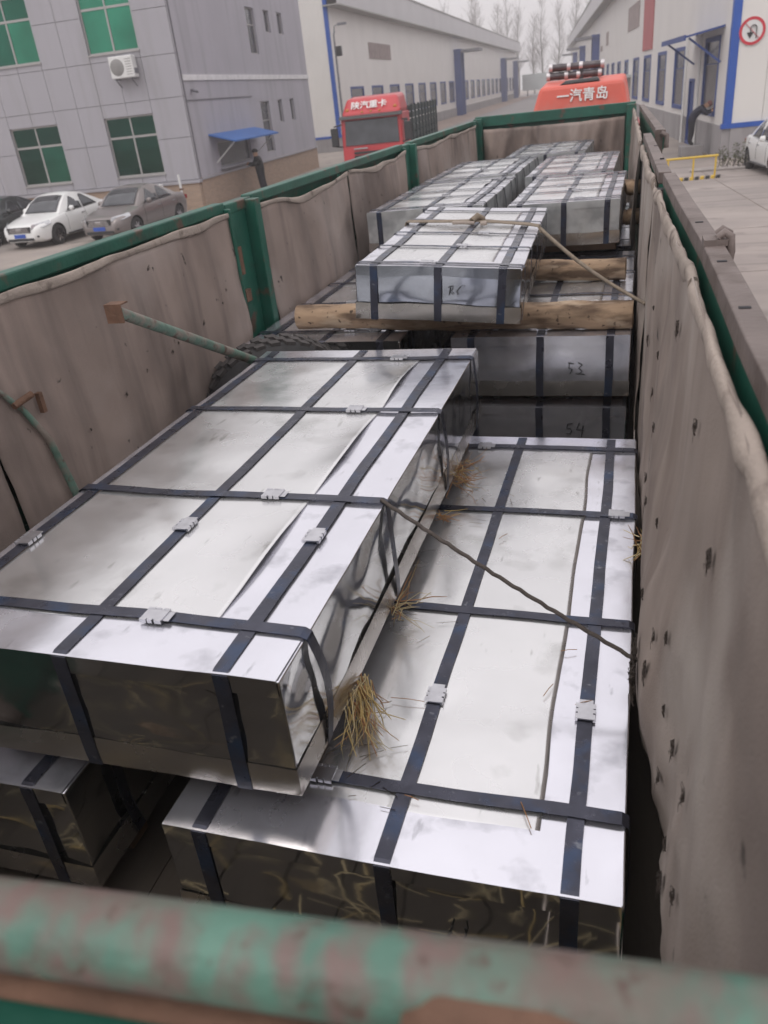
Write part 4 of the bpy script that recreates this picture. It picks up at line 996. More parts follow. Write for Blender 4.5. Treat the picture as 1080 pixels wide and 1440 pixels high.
# right hand tarpaulin: hangs inside the gate, pulled in by the rope
def right_tarp(y0, y1, label, seed, zb=-1.62, pull=None):
    ln = y1-y0; b = MB()
    def f(a, c):
        y = y0+ln*a; z = -.475+(zb-.06*nz(y*1.5, seed, 8)+.475)*c
        x_ = xr(y)-.028
        rg = lambda v: 1-min(1, abs(v)*3.2)
        fold = .030*nz(y*2.0, z*.45, seed)+.016*nz(y*5.0+z*1.1, z*.6, seed+3)+.006*nz(y*13, z*2.2, seed)-.022*rg(nz(y*2.6+z*.9, z*.5, seed+7))-.016*rg(nz(y*1.2-z*1.6, z*.8+y*.5, seed+9))-.007*rg(nz(y*4.5+z*3.0, z*2.4-y, seed+2))+.004*nz(y*9, z*8, seed+4)
        ang = -.018*math.sin(min(1, c*1.2)*math.pi/2)
        x_ += fold*(.25+.9*c)+ang
        if pull:
            for (py, pz_, d, wy_, wz_) in pull: x_ -= d*math.exp(-((y-py)/wy_)**2-((z-pz_)/wz_)**2)
        lo = .056 if y1 < 4.03 else .022 if y1 < 7 else -.20      # the packages stand here: the cloth rests clear of them
        if x_ < lo+.03: x_ = lo+.03*math.exp((x_-lo-.03)/.03)
        return (min(x_, xr(y)-.012), y, z)
    b.grid(f, max(40, int(ln*38)), 48)
    o = b.build('tarpaulin', 'tarp_r', solid=.004); tag(o, label, 'tarpaulin')
    return o, f
PULL = [(1.78, -1.42, .055, .28, .16), (1.78, -1.42, .03, .8, .3), (2.6, -1.2, .02, .4, .3)]
rt1, f1 = right_tarp(.28, 4.0, 'pale brown canvas along the near right gate with cord tufts', 11, -1.66, PULL)
rt2, f2 = right_tarp(4.06, 6.5, 'creased brown canvas on the right behind the log ends', 13, -1.7)
rt3, f3 = right_tarp(6.62, 12.7, 'brown canvas along the far right gate beside the corner post', 17, -1.7)
def roll(parent, y0, y1, seed, r0=.033, drop=.0, out_=0):
    pts = []; rs = []; n = int((y1-y0)*22)
    for i in range(n+1):
        y = y0+(y1-y0)*i/n
        pts.append((xr(y)-.034-out_+.012*nz(y*2.2, seed, 0)+.005*nz(y*6.5, seed, 2), y, -.495-drop+.016*nz(y*1.8, seed, 3)-.018*abs(nz(y*1.1, 3, seed))))
        rs.append(r0*(1+.38*nz(y*3.1, seed, 1)+.28*nz(y*9, seed, 1)))
    b = MB(); b.tube(pts, rs, 14)
    sd_ = seed
    b.move(lambda p: p+Vector((nz(p.x*18, p.y*7, p.z*18+sd_)*.010, 0, nz(p.x*18+4, p.y*7, p.z*18+sd_)*.010)))
    b.move(lambda p: Vector((xr(p.y)-.030-out_+(p.x-xr(p.y)+.034+out_)*.5, p.y, p.z)))
    return b.build('rolled_hem', 'hem', parent, off=None)
for par, y0, y1, s_ in ((rt1, .45, 2.1, 1), (rt1, 2.14, 3.96, 2), (rt2, 4.12, 6.2, 3), (rt3, 6.9, 8.9, 4), (rt3, 9.1, 12.0, 5)):
    o = roll(par, y0, y1, s_, .026 if y0 < 3 else .032)
# cord tufts poking through the right canvas
def tuft(seed, r):
    rnd = random.Random(seed*13+5); b = MB()
    n = rnd.randint(9, 13); st = rnd.uniform(1, 2.2)      # ragged hole edge, slightly raised
    rim = [(-.002, math.cos(6.283*i/n)*r*.34*rnd.uniform(.6, 1.3), math.sin(6.283*i/n)*r*.34*st*rnd.uniform(.6, 1.3)) for i in range(n)]
    b.add([(-.004, 0, 0)]+rim, [(0, 1+i, 1+(i+1) % n) for i in range(n)])
    for i in range(rnd.randint(18, 40)):
        an = rnd.gauss(-1.57, 1.2); d = Vector((-rnd.uniform(.1, .5), math.cos(an), math.sin(an))); ln = r*abs(rnd.gauss(.45, .3))
        p0 = Vector((-.002, rnd.uniform(-.4, .4)*r, rnd.uniform(-.5, .5)*r*st*.6)); p1 = p0+d*ln*.5+Vector((-.003, rnd.uniform(-.2, .2)*r, rnd.uniform(-.2, .2)*r)); p2 = p1+Vector((.3*ln*rnd.uniform(-.2, .6), d.y*ln*.4*rnd.uniform(-.6, 1), -ln*rnd.uniform(.1, .9)))
        b.tube([p0, p1, p2], [.0009, .0007, .0004], 3, cap=False)
    for i in range(rnd.randint(0, 4)):
        y0, z0 = rnd.uniform(-.5, .5)*r, rnd.uniform(-.5, .5)*r; b.tube([(-.002, y0, z0), (-.008, y0+rnd.uniform(-.3, .3)*r, z0-.2*r), (-.003, y0+rnd.uniform(-.5, .5)*r, z0-r*rnd.uniform(.6, 1.6))], .0016, 4, cap=False)
    return b
tm = []
for s_ in range(11):
    tm.append(tuft(s_, (.022, .030, .018, .036, .026, .014, .020, .040, .016, .024, .030)[s_]).build('cord_tuft', 'tie', rt1).data)
    o = [c for c in rt1.children if c.data is tm[-1]][0]; bpy.data.objects.remove(o)
tl = [(2.45, -1.02, 0), (2.30, -1.14, 3), (2.02, -1.10, 1), (1.92, -1.26, 2), (1.78, -1.42, 3), (1.74, -1.47, 0), (1.62, -1.24, 1), (1.60, -1.33, 4), (1.40, -1.28, 3), (1.38, -1.45, 2), (1.28, -1.24, 1), (1.18, -1.42, 3), (1.12, -1.44, 0),
      (2.9, -.92, 1), (2.95, -1.1, 0), (3.1, -.8, 2), (3.3, -1.0, 4), (1.55, -.62, 2), (1.25, -.72, 0), (2.2, -.62, 4), (1.05, -1.1, 2), (1.76, -1.38, 4), (1.80, -1.46, 1), (.98, -1.3, 4), (1.5, -1.12, 0), (2.62, -1.26, 3)]
for i_, (y_, z_, k_) in enumerate(tl):
    k_ = (k_*2+i_*3) % 11; y_ += .05*nz(i_*2.3, .5, 1); z_ += .05*nz(i_*1.7, 2.5, 1)
    a = (y_-.28)/3.72; c = (z_+.475)/(-1.66+.475)
    p = f1(a, c); o = bpy.data.objects.new('cord_tuft', tm[k_]); COL.objects.link(o); o.parent = rt1
    o.location = (p[0]-.006, p[1], p[2]); o.rotation_euler.x = .5*nz(i_*3.1, 1.5, 0)
rnd = random.Random(8)      # dirty tangle where the rope is tied to the right canvas
for i_ in range(9):
    y_, z_ = 1.76+rnd.gauss(0, .035), -1.46+rnd.gauss(0, .04); p = f1((y_-.28)/3.72, (z_+.475)/(-1.66+.475))
    o = bpy.data.objects.new('cord_tuft', tm[(i_*4+3) % 11]); COL.objects.link(o); o.parent = rt1; o.location = (p[0]-.006, p[1], p[2]); q_ = rnd.uniform(1.2, 2.1); o.scale = (q_, q_, q_); o.rotation_euler.x = rnd.gauss(0, .6)
for k_, (y_, z_) in enumerate(((3.1, -1.02), (3.35, -1.01), (3.42, -.99), (3.7, -.97), (3.95, -.92), (4.02, -.86), (2.9, -1.07), (2.6, -1.12), (3.3, -.6))):
    o = bpy.data.objects.new('cord_tuft', tm[k_ % 5]); COL.objects.link(o); o.parent = lt2; o.location = (xl(y_)+.085, y_, z_); o.rotation_euler = (k_*1.3, 0, rad(180)); o.scale = (.5, .5, .5)

# ================================================================== STEEL PACKAGES
def steel_package(label, W, L, H, loc, rot, xs, ys, seam, bl=(), bc=(), mark=None, res=1.0, seed=0, amp=.0045, tray=.085, cap_d=.16, skids=True, skid_h=.08, curl=.011, cap_lip=.05, endm='zinc_end', lean=0, group='zinc wrapped sheet steel packages'):
    t = thing('steel_package', label, 'steel package', (loc[0], loc[1], loc[2]), group=group, rot=rot)
    hw = W/2
    so = Vector((seed*7.3, seed*3.1, seed*1.7))
    def D(p):
        q = Vector(p)
        a = noise.noise_vector(q*1.9+so)*amp+noise.noise_vector(q*4.6+so*2)*amp*.42+noise.noise_vector(q*11+so)*amp*.10
        return q+a
    nx, ny, nzv = max(6, int(W*38*res)), max(8, int(L*36*res)), max(4, int(H*42*res))
    # wrapping
    b = MB()
    b.grid(lambda a, c: (-hw+W*a, L*c, H), nx, ny)
    b.grid(lambda a, c: (-hw+W*a, 0, H*c), nx, nzv, m=1); b.grid(lambda a, c: (-hw+W*a, L, H*c), nx, nzv, m=1)
    b.grid(lambda a, c: (-hw, L*a, H*c), ny, nzv, m=1); b.grid(lambda a, c: (hw, L*a, H*c), ny, nzv, m=1)
    b.add([(-hw, 0, 0), (hw, 0, 0), (hw, L, 0), (-hw, L, 0)], [(0, 3, 2, 1)])
    def side_dent(p):
        dx = min(abs(p.x-hw), abs(p.x+hw)); dy = min(abs(p.y), abs(p.y-L)); e_ = min(p.z, H-p.z)/(H*.5)
        if e_ <= .02: return p
        k_ = min(1, e_*2.2); so2 = seed*5.1
        if dy < 1e-4 and dx > .002:
            q = -max(-.002, .014*nz(p.x*1.6+so2, p.z*4.2, so2)+.008*nz(p.x*3.6, p.z*8+so2, 3)+.002*nz(p.x*11, p.z*15, so2))*k_*min(1, dx*12)
            if p.y < L/2: q -= lean*(1-p.z/H)*k_  # foot of the front set in so it mirrors darker things below
            p.y += -q if p.y < L/2 else q
        elif dx < 1e-4 and dy > .002:
            q = -max(-.002, .010*nz(p.y*1.9+so2, p.z*4.0, so2)+.005*nz(p.y*4.6, p.z*8+so2, 5)+.002*nz(p.y*10, p.z*14, so2))*k_*min(1, dy*12)
            p.x += q if p.x > 0 else -q
        return p
    b.move(side_dent)
    b.move(D); o = b.build('wrapping', ['zinc', endm], t, weld=True)
    o.data.set_sharp_from_angle(angle=rad(45))
    if res > .5:
        md = o.modifiers.new('bevel', 'BEVEL'); md.width = .004; md.segments = 2; md.limit_method = 'ANGLE'; md.angle_limit = rad(55)
    # top sheet, its right edge curling up between the cross straps
    x0, x1 = -hw+.075, seam; y0, y1 = cap_d-.02, L-cap_d+.02
    yk = sorted([y0]+list(ys)+[y1])
    def lift(y):
        for i in range(1, len(yk)-2):
            if yk[i] <= y <= yk[i+1]:
                f = (y-yk[i])/max(1e-6, yk[i+1]-yk[i]); return math.sin(f*math.pi)**1.5*(.5+.9*abs(nz(i*3.7+seed, seed, .5)))
        return 0
    def ts(a, c):
        y = y0+(y1-y0)*c
        wv = .007*nz(y*3, seed, 9)
        x_ = x0+(x1-x0+wv)*a
        e = max(0, (a-.80)/.20)
        return (x_-(.006*e*lift(y)), y, H+.0022+curl*e*e*lift(y))
    b = MB(); b.grid(ts, max(8, int(nx*1.3)), ny); b.move(D); b.build('top_sheet', 'zinc_mid', t, solid=.0012)
    # folded end caps front and back
    for e_ in (0, 1):
        Y = (lambda y: y) if e_ == 0 else (lambda y: L-y)
        sgn = -1 if e_ == 0 else 1
        b = MB(); n2 = max(4, int(14*res))
        b.grid(lambda a, c: (-hw+.006+(W-.012)*a, Y(cap_d*c+.012*nz(a*4, seed, e_)*c-.003*(1-c)), H+.0045-.001*c), nx, n2)
        b.grid(lambda a, c: (-hw+.006+(W-.012)*a, Y(-.0035), H+.0045-(cap_lip+.012*nz(a*3, seed, 5))*c), nx, 4, m=1)
        b.move(D); ec = b.build('end_cap', ['zinc', endm], t, weld=True); ec.data.set_sharp_from_angle(angle=rad(40))
    # tray round the foot
    b = MB(); e = .0045
    def band(p0, p1, n, up=0):
        k_ = lambda c: (1 if c < .9 else .55)
        b.grid(lambda a, c: ((p0[0]+(p1[0]-p0[0])*a)*(1-(1-k_(c))*.004/hw), (p0[1]+(p1[1]-p0[1])*a-L/2)*(1-(1-k_(c))*.004/(L/2))+L/2, -.003+(tray+.008*nz(p0[0]+a*5, p0[1]+a*3, seed))*c), n, 3)
    band((-hw-e, -e), (hw+e, -e), nx); band((hw+e, -e), (hw+e, L+e), ny); band((hw+e, L+e), (-hw-e, L+e), nx); band((-hw-e, L+e), (-hw-e, -e), ny)
    b.move(D); ft = b.build('foot_tray', 'zinc_tray', t, weld=True); ft.data.set_sharp_from_angle(angle=rad(40))
    # straps
    SW, TH = .040, .0016
    def long_path(x_, off):
        pts = []; nn = []; k_ = max(6, int(H*18*res+3)); m_ = max(10, int(L*20*res))
        wob = lambda s_: .0035*nz(s_*2.2, x_*9, seed)
        for i in range(k_): pts.append((x_+wob(i*.1), -off-.003, -.006+(H-.01)*i/(k_-1)*1.0)); nn.append((0, -1, 0))
        pts.append((x_, -off-.002, H+off-.002)); nn.append((0, -.7, .7))
        for i in range(m_+1):
            y_ = .012+(L-.024)*i/m_; pts.append((x_+wob(y_)*1.5, y_, H+off+.0045+.0025*max(0, nz(y_*3.3, x_*5, seed)))); nn.append((0, 0, 1))
        pts.append((x_, L+off+.002, H+off-.002)); nn.append((0, .7, .7))
        for i in range(k_): pts.append((x_, L+off+.003, H-.01-(H-.004)*i/(k_-1))); nn.append((0, 1, 0))
        return pts, nn
    def cross_path(y_, off):
        pts = []; nn = []; k_ = max(5, int(H*16*res+3)); m_ = max(10, int(W*26*res))
        wob = lambda s_: .0045*nz(s_*2.7, y_*5, seed+3)
        bow = .018*math.sin(y_*5+seed)
        for i in range(k_): f = i/(k_-1); pts.append((-hw-off-.004, y_+bow*.4*math.sin(f*3.14), -.006+(H-.006)*f)); nn.append((-1, 0, 0))
        pts.append((-hw-off-.002, y_, H+off-.002)); nn.append((-.7, 0, .7))
        for i in range(m_+1):
            f = i/m_; x_ = -hw+.01+(W-.02)*f; pts.append((x_, y_+bow*math.sin(f*math.pi)*.4+wob(x_*1.5), H+off+.0062+.003*max(0, nz(x_*4.1, y_*3, seed)))); nn.append((0, 0, 1))
        pts.append((hw+off+.002, y_, H+off-.002)); nn.append((.7, 0, .7))
        for i in range(k_):
            f = i/(k_-1); pts.append((hw+off+.004+.010*math.sin(f*math.pi)*(1 if seed % 2 else .4), y_+bow*1.6*math.sin(f*math.pi)+.01*f, H-.006-(H-.006)*f)); nn.append((1, 0, 0))
        return pts, nn
    lo = []
    for i, x_ in enumerate(xs):
        b = MB(); pts, nn = long_path(x_, .002)
        b.strip(pts, nn, (1, 0, 0), SW, TH); b.move(D); lo.append(b.build('strap', 'strap', t))
    co_ = []
    for j, y_ in enumerate(ys):
        b = MB(); pts, nn = cross_path(y_, .003)
        b.strip(pts, nn, (0, 1, 0), SW*.95, TH); b.move(D); co_.append(b.build('strap', 'strap', t))
    def buckle(x_, y_, along_y, par, hh):
        b = MB(); l2, w2 = .031, .025
        h_ = .0085
        def q(a, c): return (a, c) if not along_y else (c, a)
        def bx_(a0, a1, c0, c1, z0, z1):
            p0 = q(a0, c0); p1 = q(a1, c1); b.box(x_+min(p0[0], p1[0]), x_+max(p0[0], p1[0]), y_+min(p0[1], p1[1]), y_+max(p0[1], p1[1]), z0, z1)
        z0 = H+hh
        sk = .003*nz(x_*31, y_*17, seed)
        bx_(-l2, l2, -w2*.82, w2*.82, z0+.003, z0+h_-.001)
        for sg_ in (-1, 1):
            for (a0, a1) in ((-l2, -l2*.38), (-l2*.22+sk, l2*.22+sk), (l2*.38, l2)):
                c0, c1 = (w2*.8, w2+.002) if sg_ > 0 else (-w2-.002, -w2*.8)
                bx_(a0, a1, c0, c1, z0-.002, z0+h_)
        bx_(l2, l2+.018, -w2*.75, w2*.75, z0+.003, z0+.0048)
        b.move(lambda p: p+(D(Vector((x_, y_, H)))-Vector((x_, y_, H)))+Vector((0, 0, .0035)))
        b.build('buckle', 'buckle', par)
    for (i, y_) in bl: buckle(xs[i], y_, True, lo[i], .006)
    for (j, x_) in bc: buckle(x_, ys[j], False, co_[j], .0075)
    if mark:
        (mx_, mz_, sc_, strokes) = mark; b = MB()
        for st_ in strokes:
            pts = [D((mx_+p[0]*sc_, -.0045, mz_+p[1]*sc_))+Vector((0, -.001, 0)) for p in st_]
            b.tube(pts, .0028*max(.6, sc_/.06), 5)
        b.build('marking', 'ink', t)
    if skids:
        for f in (.09, .5, .91):
            b = MB(); b.box(-hw*.95, hw*.95, L*f-.045, L*f+.045, -skid_h, -.005); b.build('skid', 'timber', t, bevel=.006)
    return t
S2 = [[(-.4, .7), (-.1, .95), (.3, .8), (.25, .4), (-.1, .1), (-.5, -.1), (.1, .0), (.5, -.15)]]
S54 = [[(-.30, 1.0), (-.75, .92), (-.82, .52), (-.5, .5), (-.36, .2), (-.55, -.05), (-.9, -.02)], [(.3, 1), (.05, .35), (.75, .3)], [(.65, .75), (.5, -.4)]]
S53 = [[(-.7, .9), (-.2, .8)], [(-.55, .9), (-.6, .4), (-.3, .3), (-.5, -.1)], [(.2, .9), (.55, .7), (.25, .4), (.55, .1), (.2, -.2)], [(.0, -.1), (.8, -.2)]]
SRC = [[(-.6, .8), (-.75, -.2)], [(-.9, .75), (-.3, .85), (-.4, .4), (-.7, .35), (-.2, -.1)], [(.6, .8), (.15, .3), (.35, -.1)], [(.7, .9), (.8, .95)], [(1, .85), (1.1, .9)]]
S11 = [[(-.3, 1), (-.4, .5), (-.65, -.1)], [(.3, 1.05), (.35, .6), (.1, -.3)]]
# A: top package nearest
steel_package('big zinc package lying on top nearest the camera, marked 2', 1.12, 2.45, .345, (-1.27, 1.205, -1.46), (0, 0, rad(-.2)),
              (-.50, -.02, .415), (.175, .855, 1.62, 2.30), .315, bl=((0, .49), (1, .63), (2, .61)), bc=((0, .145), (1, .18), (2, .21), (3, .20)), mark=(-.50, .17, .05, S2), seed=1, curl=.026, skid_h=.085)
# B: right package below it
steel_package('long zinc package at lower right under the dark rope, marked 11', 1.125, 2.49, .335, (-.5185, 1.125, -1.893), (0, 0, rad(-.15)),
              (-.455, .025, .449), (.225, .998, 1.73, 2.36), .37, bl=((1, .57), (2, .57)), bc=((0, -.20), (3, -.14), (2, .49)), mark=(.20, .12, .05, S11), seed=2, curl=.002, skid_h=.09)
# lower left package beside B
steel_package('zinc package low in the left corner half under the top one', .80, 2.45, .37, (-1.785, 1.15, -1.915), (0, 0, 0),
              (-.28, .02, .28), (.2, .9, 1.7, 2.3), .22, bc=((0, .0),), seed=3, skid_h=.07)
# C / D second row on the right, C' second row left
steel_package('zinc package under the two logs on the right, marked 53', .945, 2.2, .325, (-.4725, 4.15, -1.53), (0, 0, 0), (-.36, .01, .37), (.25, .9, 1.5, 2.0), .30, bl=((1, .12),), bc=((0, .10),), mark=(.20, .13, .06, S53), endm='zinc', seed=4, res=.7, skid_h=.065)
steel_package('lowest zinc package of the right stack, marked 54', .945, 2.3, .32, (-.478, 4.16, -1.925), (0, 0, 0), (-.36, .01, .37), (.25, .9, 1.5, 2.0), .30, bc=((0, .05),), mark=(.21, .17, .06, S54), endm='zinc', seed=5, res=.6, skid_h=.06)
steel_package('zinc package on the left under the log end beside the tyre', .95, 2.25, .33, (-1.70, 4.10, -1.53), (0, 0, 0), (-.36, .01, .36), (.22, .9, 1.5, 2.0), .30, bc=((0, .12), (1, -.1)), seed=6, res=.7, skid_h=.065)
steel_package('lowest zinc package of the left stack behind the tyre', .95, 2.3, .32, (-1.70, 4.12, -1.925), (0, 0, 0), (-.36, .01, .36), (.25, .9, 1.5, 2.0), .30, seed=7, res=.4, skid_h=.06)
# E: tilted package on the logs
steel_package('tilted zinc package resting on two logs in the middle', .862, 2.05, .268, (-.978, 3.98, -1.055), (0, rad(4.4), rad(2.3)), (-.33, .01, .335), (.06, .52, .95, 1.42, 1.85), .27, bc=((0, -.06), (1, .05), (2, .12), (3, .08)), mark=(.10, .14, .042, SRC), seed=8, res=.8, skids=False, curl=.006, endm='zinc_dark_reflection', lean=.012)
# rows beyond
far = [('zinc package in the left row just behind the tilted one', -1.58, 6.28, .93, 1.95, .31, 9), ('zinc package in the right row just behind the tilted one, end face bare', -.515, 6.15, .80, 1.80, .295, 10),
       ('second zinc package of the left far row', -1.62, 8.33, .92, 1.95, .30, 11), ('second zinc package of the right far row', -.62, 8.02, .80, 2.05, .29, 12), ('farthest zinc package before the headboard curtain', -1.09, 10.45, .95, 1.75, .29, 13)]
for (lb, cx, y_, W_, L_, H_, s_) in far:
    steel_package(lb, W_, L_, H_, (cx, y_, -.80-H_), (0, 0, rad(.6 if s_ == 9 else -.4)), (-W_*.39, .01, W_*.39), (.12, L_*.32, L_*.55, L_*.8, L_-.1), W_*.30, bl=((1, L_*.4),), bc=((0, .1), (1, .05), (2, -.1), (3, .0)), seed=s_, res=.55, skid_h=.07, amp=.006, endm='zinc_dull')
# what the far rows stand on: a lower tier seen through the gaps
steel_package('zinc package below the right far row, nearest', .95, 2.3, .33, (-.50, 6.55, -1.53), (0, 0, 0), (-.36, .01, .36), (.25, .9, 1.5, 2.0), .30, seed=14, res=.4, skid_h=.07)
steel_package('zinc package below the left far row, nearest', .95, 2.3, .33, (-1.66, 6.55, -1.53), (0, 0, 0), (-.36, .01, .36), (.25, .9, 1.5, 2.0), .30, seed=15, res=.4, skid_h=.07)

# ------------------------------------------------------------------ logs
def log(label, pa, pb, r, seed, name='log'):
    pa, pb = Vector(pa), Vector(pb); n = 36; pts = []; rs = []
    for i in range(n+1):
        f = i/n; p = pa.lerp(pb, f); p += Vector((0, .012*nz(f*3, seed, 0), .010*nz(f*3, seed, 4))); pts.append(p); rs.append(r*(1+.10*nz(f*4, seed, 1)+.05*nz(f*13, seed, 2)))
    b = MB(); b.tube(pts, rs, 18, cap=False)
    b.move(lambda p: p+noise.noise_vector(p*9)*.006)
    m_ = len(pts)*18
    e = MB(); e.v = []
    b.add(b.v[:18], [tuple(range(18))], 1); b.add(b.v[m_-18:m_], [tuple(range(18))], 1)
    o = b.build(name, ['log', 'log_end'], off=pa); tag(o, label, 'log', 'round logs between the packages'); return o
log('peeled log under the near end of the tilted package', (-1.90, 4.33, -1.112), (.005, 4.27, -1.130), .072, 1)
log('darker log under the far end of the tilted package', (-1.6, 5.52, -1.115), (-.05, 5.40, -1.128), .068, 2)
for k_, (y_, z_) in enumerate(((7.25, -.86+.0), (7.05, -1.06))):
    log(('upper' if k_ == 0 else 'lower')+' brown log end sticking out beside the right far row', (-.10, y_, z_), (.035, y_, z_), .06, 5+k_)

# ------------------------------------------------------------------ pipe, tyre, ropes, straw
t = thing('prop_pipe', 'worn green pipe with a rusty angle plate sloping up beside the left canvas', 'pipe', (-1.93, 3.72, -1.18))
b = MB(); d0 = Vector((0, 0, 0)); d1 = Vector((-.035, -1.03, .535)); b.tube([d0, d0.lerp(d1, .5), d1], .024, 14); b.build('tube', 'green_dull', t)
b = MB(); c = d1; bx3 = lambda a, e: [c+Vector(q) for q in ((a[0], a[1], a[2]), (e[0], a[1], a[2]), (e[0], e[1], a[2]), (a[0], e[1], a[2]))]+[c+Vector(q) for q in ((a[0], a[1], e[2]), (e[0], a[1], e[2]), (e[0], e[1], e[2]), (a[0], e[1], e[2]))]
q = bx3((-.04, -.012, -.045), (.035, -.004, .03)); b.hexa(q[:4], q[4:]); q = bx3((-.04, -.0035, .024), (.035, .045, .030)); b.hexa(q[:4], q[4:]); b.build('end_plate', 'rust', t)
TY = Vector((-1.83, 3.80, -1.60)); TR = .47
t = thing('tyre', 'big black tyre with blocky tread behind the top package', 'tyre', TY, rot=(rad(4), 0, rad(33)))
b = MB(); b.lathe([(.23, .03), (.25, .0), (.33, -.012), (.40, .0), (TR-.01, .04), (TR, .07), (TR, .20), (TR-.01, .23), (.36, .26), (.25, .25), (.23, .22)], 48, axis='y'); b.build('carcass', 'rubber', t)
for k_ in range(36):
    an = 2*math.pi*k_/36
    for r_ in range(3):
        a0 = an+(.087 if r_ % 2 else 0); b = MB(); hw_ = .068
        def pt(aa, rr, yy): return (rr*math.cos(aa), yy, rr*math.sin(aa))
        y0, y1 = .055+r_*.055, .055+r_*.055+.05
        b.hexa([pt(a0-hw_, TR-.005, y0), pt(a0+hw_*.6, TR-.005, y0), pt(a0+hw_, TR-.005, y1), pt(a0-hw_*.6, TR-.005, y1)], [pt(a0-hw_, TR+.014, y0), pt(a0+hw_*.6, TR+.014, y0), pt(a0+hw_, TR+.014, y1), pt(a0-hw_*.6, TR+.014, y1)])
        if .15 < an < 3.0: b.build('tread_block', 'tread', t)

# dark rope from the top package to the right canvas
p0, p1 = Vector((-.718, 2.05, -1.10)), Vector((.072, 1.78, -1.425))
pp = []
for i in range(40):
    f = i/39; p = p0.lerp(p1, f); p.z -= .012*math.sin(f*math.pi); p.x += .002*math.sin(f*90); p.z += .002*math.cos(f*90); pp.append(p)
b = MB(); b.tube(pp, .0062, 8); o = b.build('rope', 'rope', off=p0); tag(o, 'thin dark rope stretched from the top package to the right canvas', 'rope')
# webbing over the tilted package and its rope down to the right
b = MB()
E0 = Vector((-.978, 3.98, -1.055)); ER = Matrix.Rotation(rad(2.3), 3, 'Z') @ Matrix.Rotation(rad(4.4), 3, 'Y')
def EL(x_, y_, z_): return E0+ER@Vector((x_, y_, z_))
path = [EL(-.437, 1.28, .12), EL(-.437, 1.29, .25), EL(-.43, 1.30, .285), EL(-.30, 1.27, .290), EL(-.1, 1.28, .292), EL(.04, 1.30, .295), EL(.2, 1.27, .291), EL(.36, 1.22, .289), EL(.425, 1.19, .286), EL(.445, 1.17, .255)]
nn = [(-1, 0, 0), (-1, 0, 0), (-.7, 0, .7)]+[(0, 0, 1)]*5+[(.7, 0, .7), (1, 0, 0)]
b.strip(path, nn, (0, 1, 0), .085, .006)
q0 = EL(.44, 1.18, .27); q1 = Vector((.062, 4.05, -1.02))
b.tube([q0+(q1-q0)*f+Vector((0, 0, -.03*math.sin(f*3.14))) for f in [i/14 for i in range(15)]], [.0125-.004*i/14 for i in range(15)], 8)
b.tube([EL(.0, 1.25, .30), EL(.03, 1.29, .325), EL(.06, 1.33, .30)], .022, 8)
o = b.build('lashing', 'webbing', off=E0); tag(o, 'tan webbing lashed over the tilted package and tied to the right gate', 'lashing')
b = MB(); b.tube([EL(-.12, 1.23, .292), EL(-.05, 1.215, .297), EL(.02, 1.22, .293)], .012, 6); b.tube([EL(.06, 1.22, .292), EL(.1, 1.215, .296)], .014, 6); b.build('end_tag', 'hem', o, off=E0)

FALLEN = MB()
def straw(label, c, n, ln, dirv, spread, mats_, seed, box=(.03, .08, .03)):
    rnd = random.Random(seed); b = MB()
    for i in range(n):
        p = Vector((rnd.uniform(-1, 1)*box[0], rnd.uniform(-1, 1)*box[1], rnd.uniform(-1, 1)*box[2]))
        d = (Vector(dirv)+Vector((rnd.uniform(-1, 1), rnd.uniform(-1, 1), rnd.uniform(-1, 1)))*spread).normalized()*ln*rnd.uniform(.3, 1.3)
        bd = lambda f: Vector((rnd.uniform(-1, 1), rnd.uniform(-1, 1), rnd.uniform(-1, .6)))*ln*f
        w_ = rnd.uniform(.0008, .0023)
        kk = rnd.random()
        pts = [p, p+d*.35+bd(.05), p+d*.7+bd(.11), p+d+bd(.22 if kk < .35 else .08)]
        b.tube(pts, [w_, w_, w_*.9, w_*.5], 4, m=rnd.choice(mats_), cap=False)
    fall = MB()
    for i in range(n//6):       # fallen bits round the tuft
        p = Vector(dirv).normalized()*ln*rnd.uniform(.3, 1.5)+Vector((rnd.uniform(-.02, .09), rnd.uniform(-1, 1)*ln*.7, -.2))
        an = rnd.random()*6.28; l_ = rnd.uniform(.02, .07); fall.tube([p, p+Vector((math.cos(an)*l_, math.sin(an)*l_, .003))], .0010, 4, m=min(1, rnd.choice(mats_)), cap=False)
    for q in (b, fall): q.move(lambda p: Vector((p.x, p.y, max(p.z, -1.546-c[2]) if c[0] < .03 else p.z)))
    if c[0] < .03:
        fall.move(lambda p: p+Vector(c)); FALLEN.add(fall.v, fall.f); FALLEN.m[-len(fall.f):] = fall.m
    o = b.build('straw_bundle', ['straw', 'straw_red', 'straw_pale']); o.location = (c[0], c[1], c[2]+CAMH); tag(o, label, 'straw', 'straw packed between the packages'); return o
straw('thick tuft of yellow straw hanging out under the near corner of the top package', (-.70, 1.62, -1.475), 80, .19, (.35, -.85, -.12), .30, (0, 0, 2, 2, 1), 1, (.03, .05, .02))
straw('thin wisp of straw under the middle of the top package side', (-.70, 2.02, -1.49), 26, .12, (.7, .1, .1), .8, (0, 1, 2), 2, (.02, .05, .02))
straw('few brown straws beside the middle cross strap of the lower package', (-.70, 2.70, -1.50), 18, .09, (.7, .1, .0), .7, (1, 1, 0), 3, (.02, .05, .02))
straw('reddish tuft of straw at the far end of the top package', (-.69, 3.02, -1.47), 60, .13, (.6, -.3, .1), .8, (1, 1, 0), 4, (.02, .09, .03))
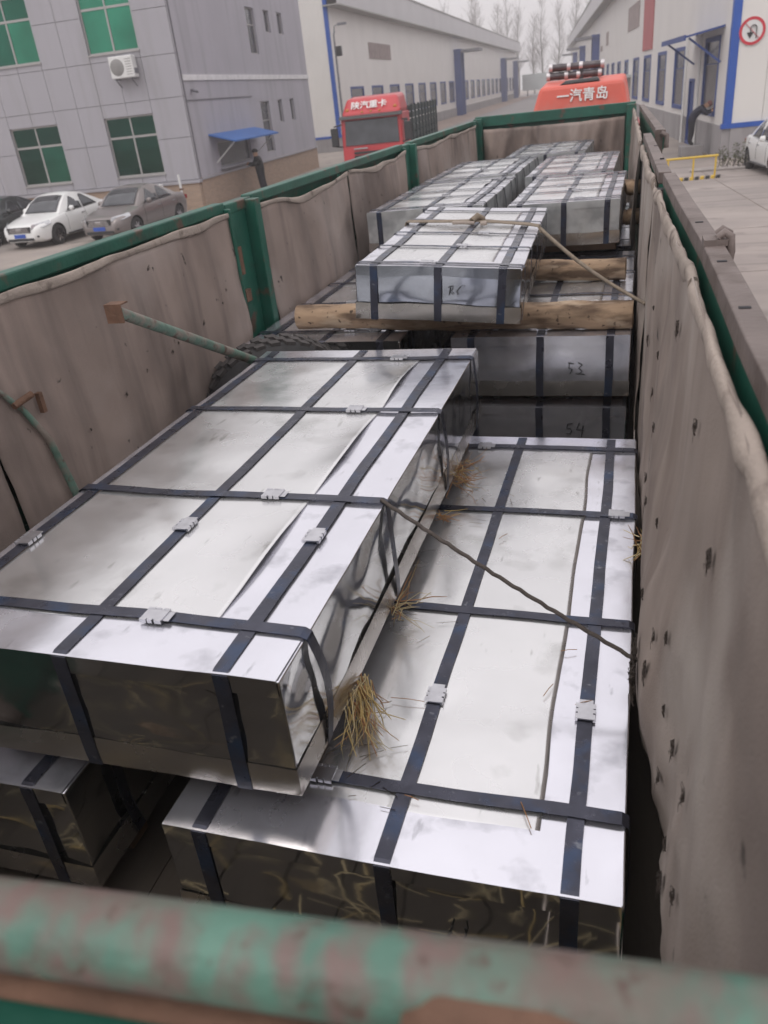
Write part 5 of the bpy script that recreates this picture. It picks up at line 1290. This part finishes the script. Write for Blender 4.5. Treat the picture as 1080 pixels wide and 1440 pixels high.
straw('small nest of straw wedged between the package and the right canvas', (.075, 2.55, -1.52), 50, .10, (.1, .2, .3), 1.2, (0, 2, 1), 5, (.015, .03, .05))
rnd = random.Random(11); b = FALLEN
for (x_, y_, an, ln) in ((-.62, 1.66, .0, .10), (-.17, 1.28, 2.0, .08), (-.16, 1.95, .3, .05), (-.19, 1.74, 1.2, .06), (-.45, 1.31, 2.9, .04), (-.1, 1.72, .5, .05), (-.95+.5, 2.6, 1, .05)):
    b.tube([(x_, y_, -1.543), (x_+math.cos(an)*ln*.5, y_+math.sin(an)*ln*.5, -1.540), (x_+math.cos(an)*ln, y_+math.sin(an)*ln, -1.543)], .0013, 4, cap=False)
o = b.build('loose_straw', ['straw_red', 'straw']); o['kind'] = 'stuff'; o['label'] = 'few loose straws lying on the lower package'
rnd = random.Random(21); b = MB()      # straw litter trodden on the deck by the tailgate
for i in range(190):
    x_, y_ = rnd.uniform(-2.1, .1), rnd.uniform(.33, 1.1); an = rnd.gauss(.4, .9); ln = rnd.uniform(.04, .22); z_ = ZD+.006+rnd.random()*.03
    b.tube([(x_, y_, z_), (x_+math.cos(an)*ln*.5, y_+math.sin(an)*ln*.5, z_+rnd.uniform(0, .02)), (x_+math.cos(an)*ln, y_+math.sin(an)*ln, z_)], rnd.uniform(.0015, .0045), 4, m=rnd.choice((0, 1, 1)), cap=False)
o = b.build('straw_litter', ['straw', 'straw_pale']); o['kind'] = 'stuff'; o['label'] = 'straw litter on the trailer deck by the tailgate'

# ------------------------------------------------------------------ hazy air
b = MB(); b.box(-200, 200, -70, 410, G-1, 27)
hz = b.build('haze', 'band'); hz['kind'] = 'stuff'
m = bpy.data.materials.new('haze'); m.use_nodes = True; t_ = m.node_tree; t_.nodes.clear()
o_ = t_.nodes.new('ShaderNodeOutputMaterial'); pv = t_.nodes.new('ShaderNodeVolumePrincipled'); pv.inputs['Color'].default_value = (.97, .95, .96, 1); pv.inputs['Density'].default_value = .0015
t_.links.new(pv.outputs[0], o_.inputs['Volume']); hz.data.materials.clear(); hz.data.materials.append(m)
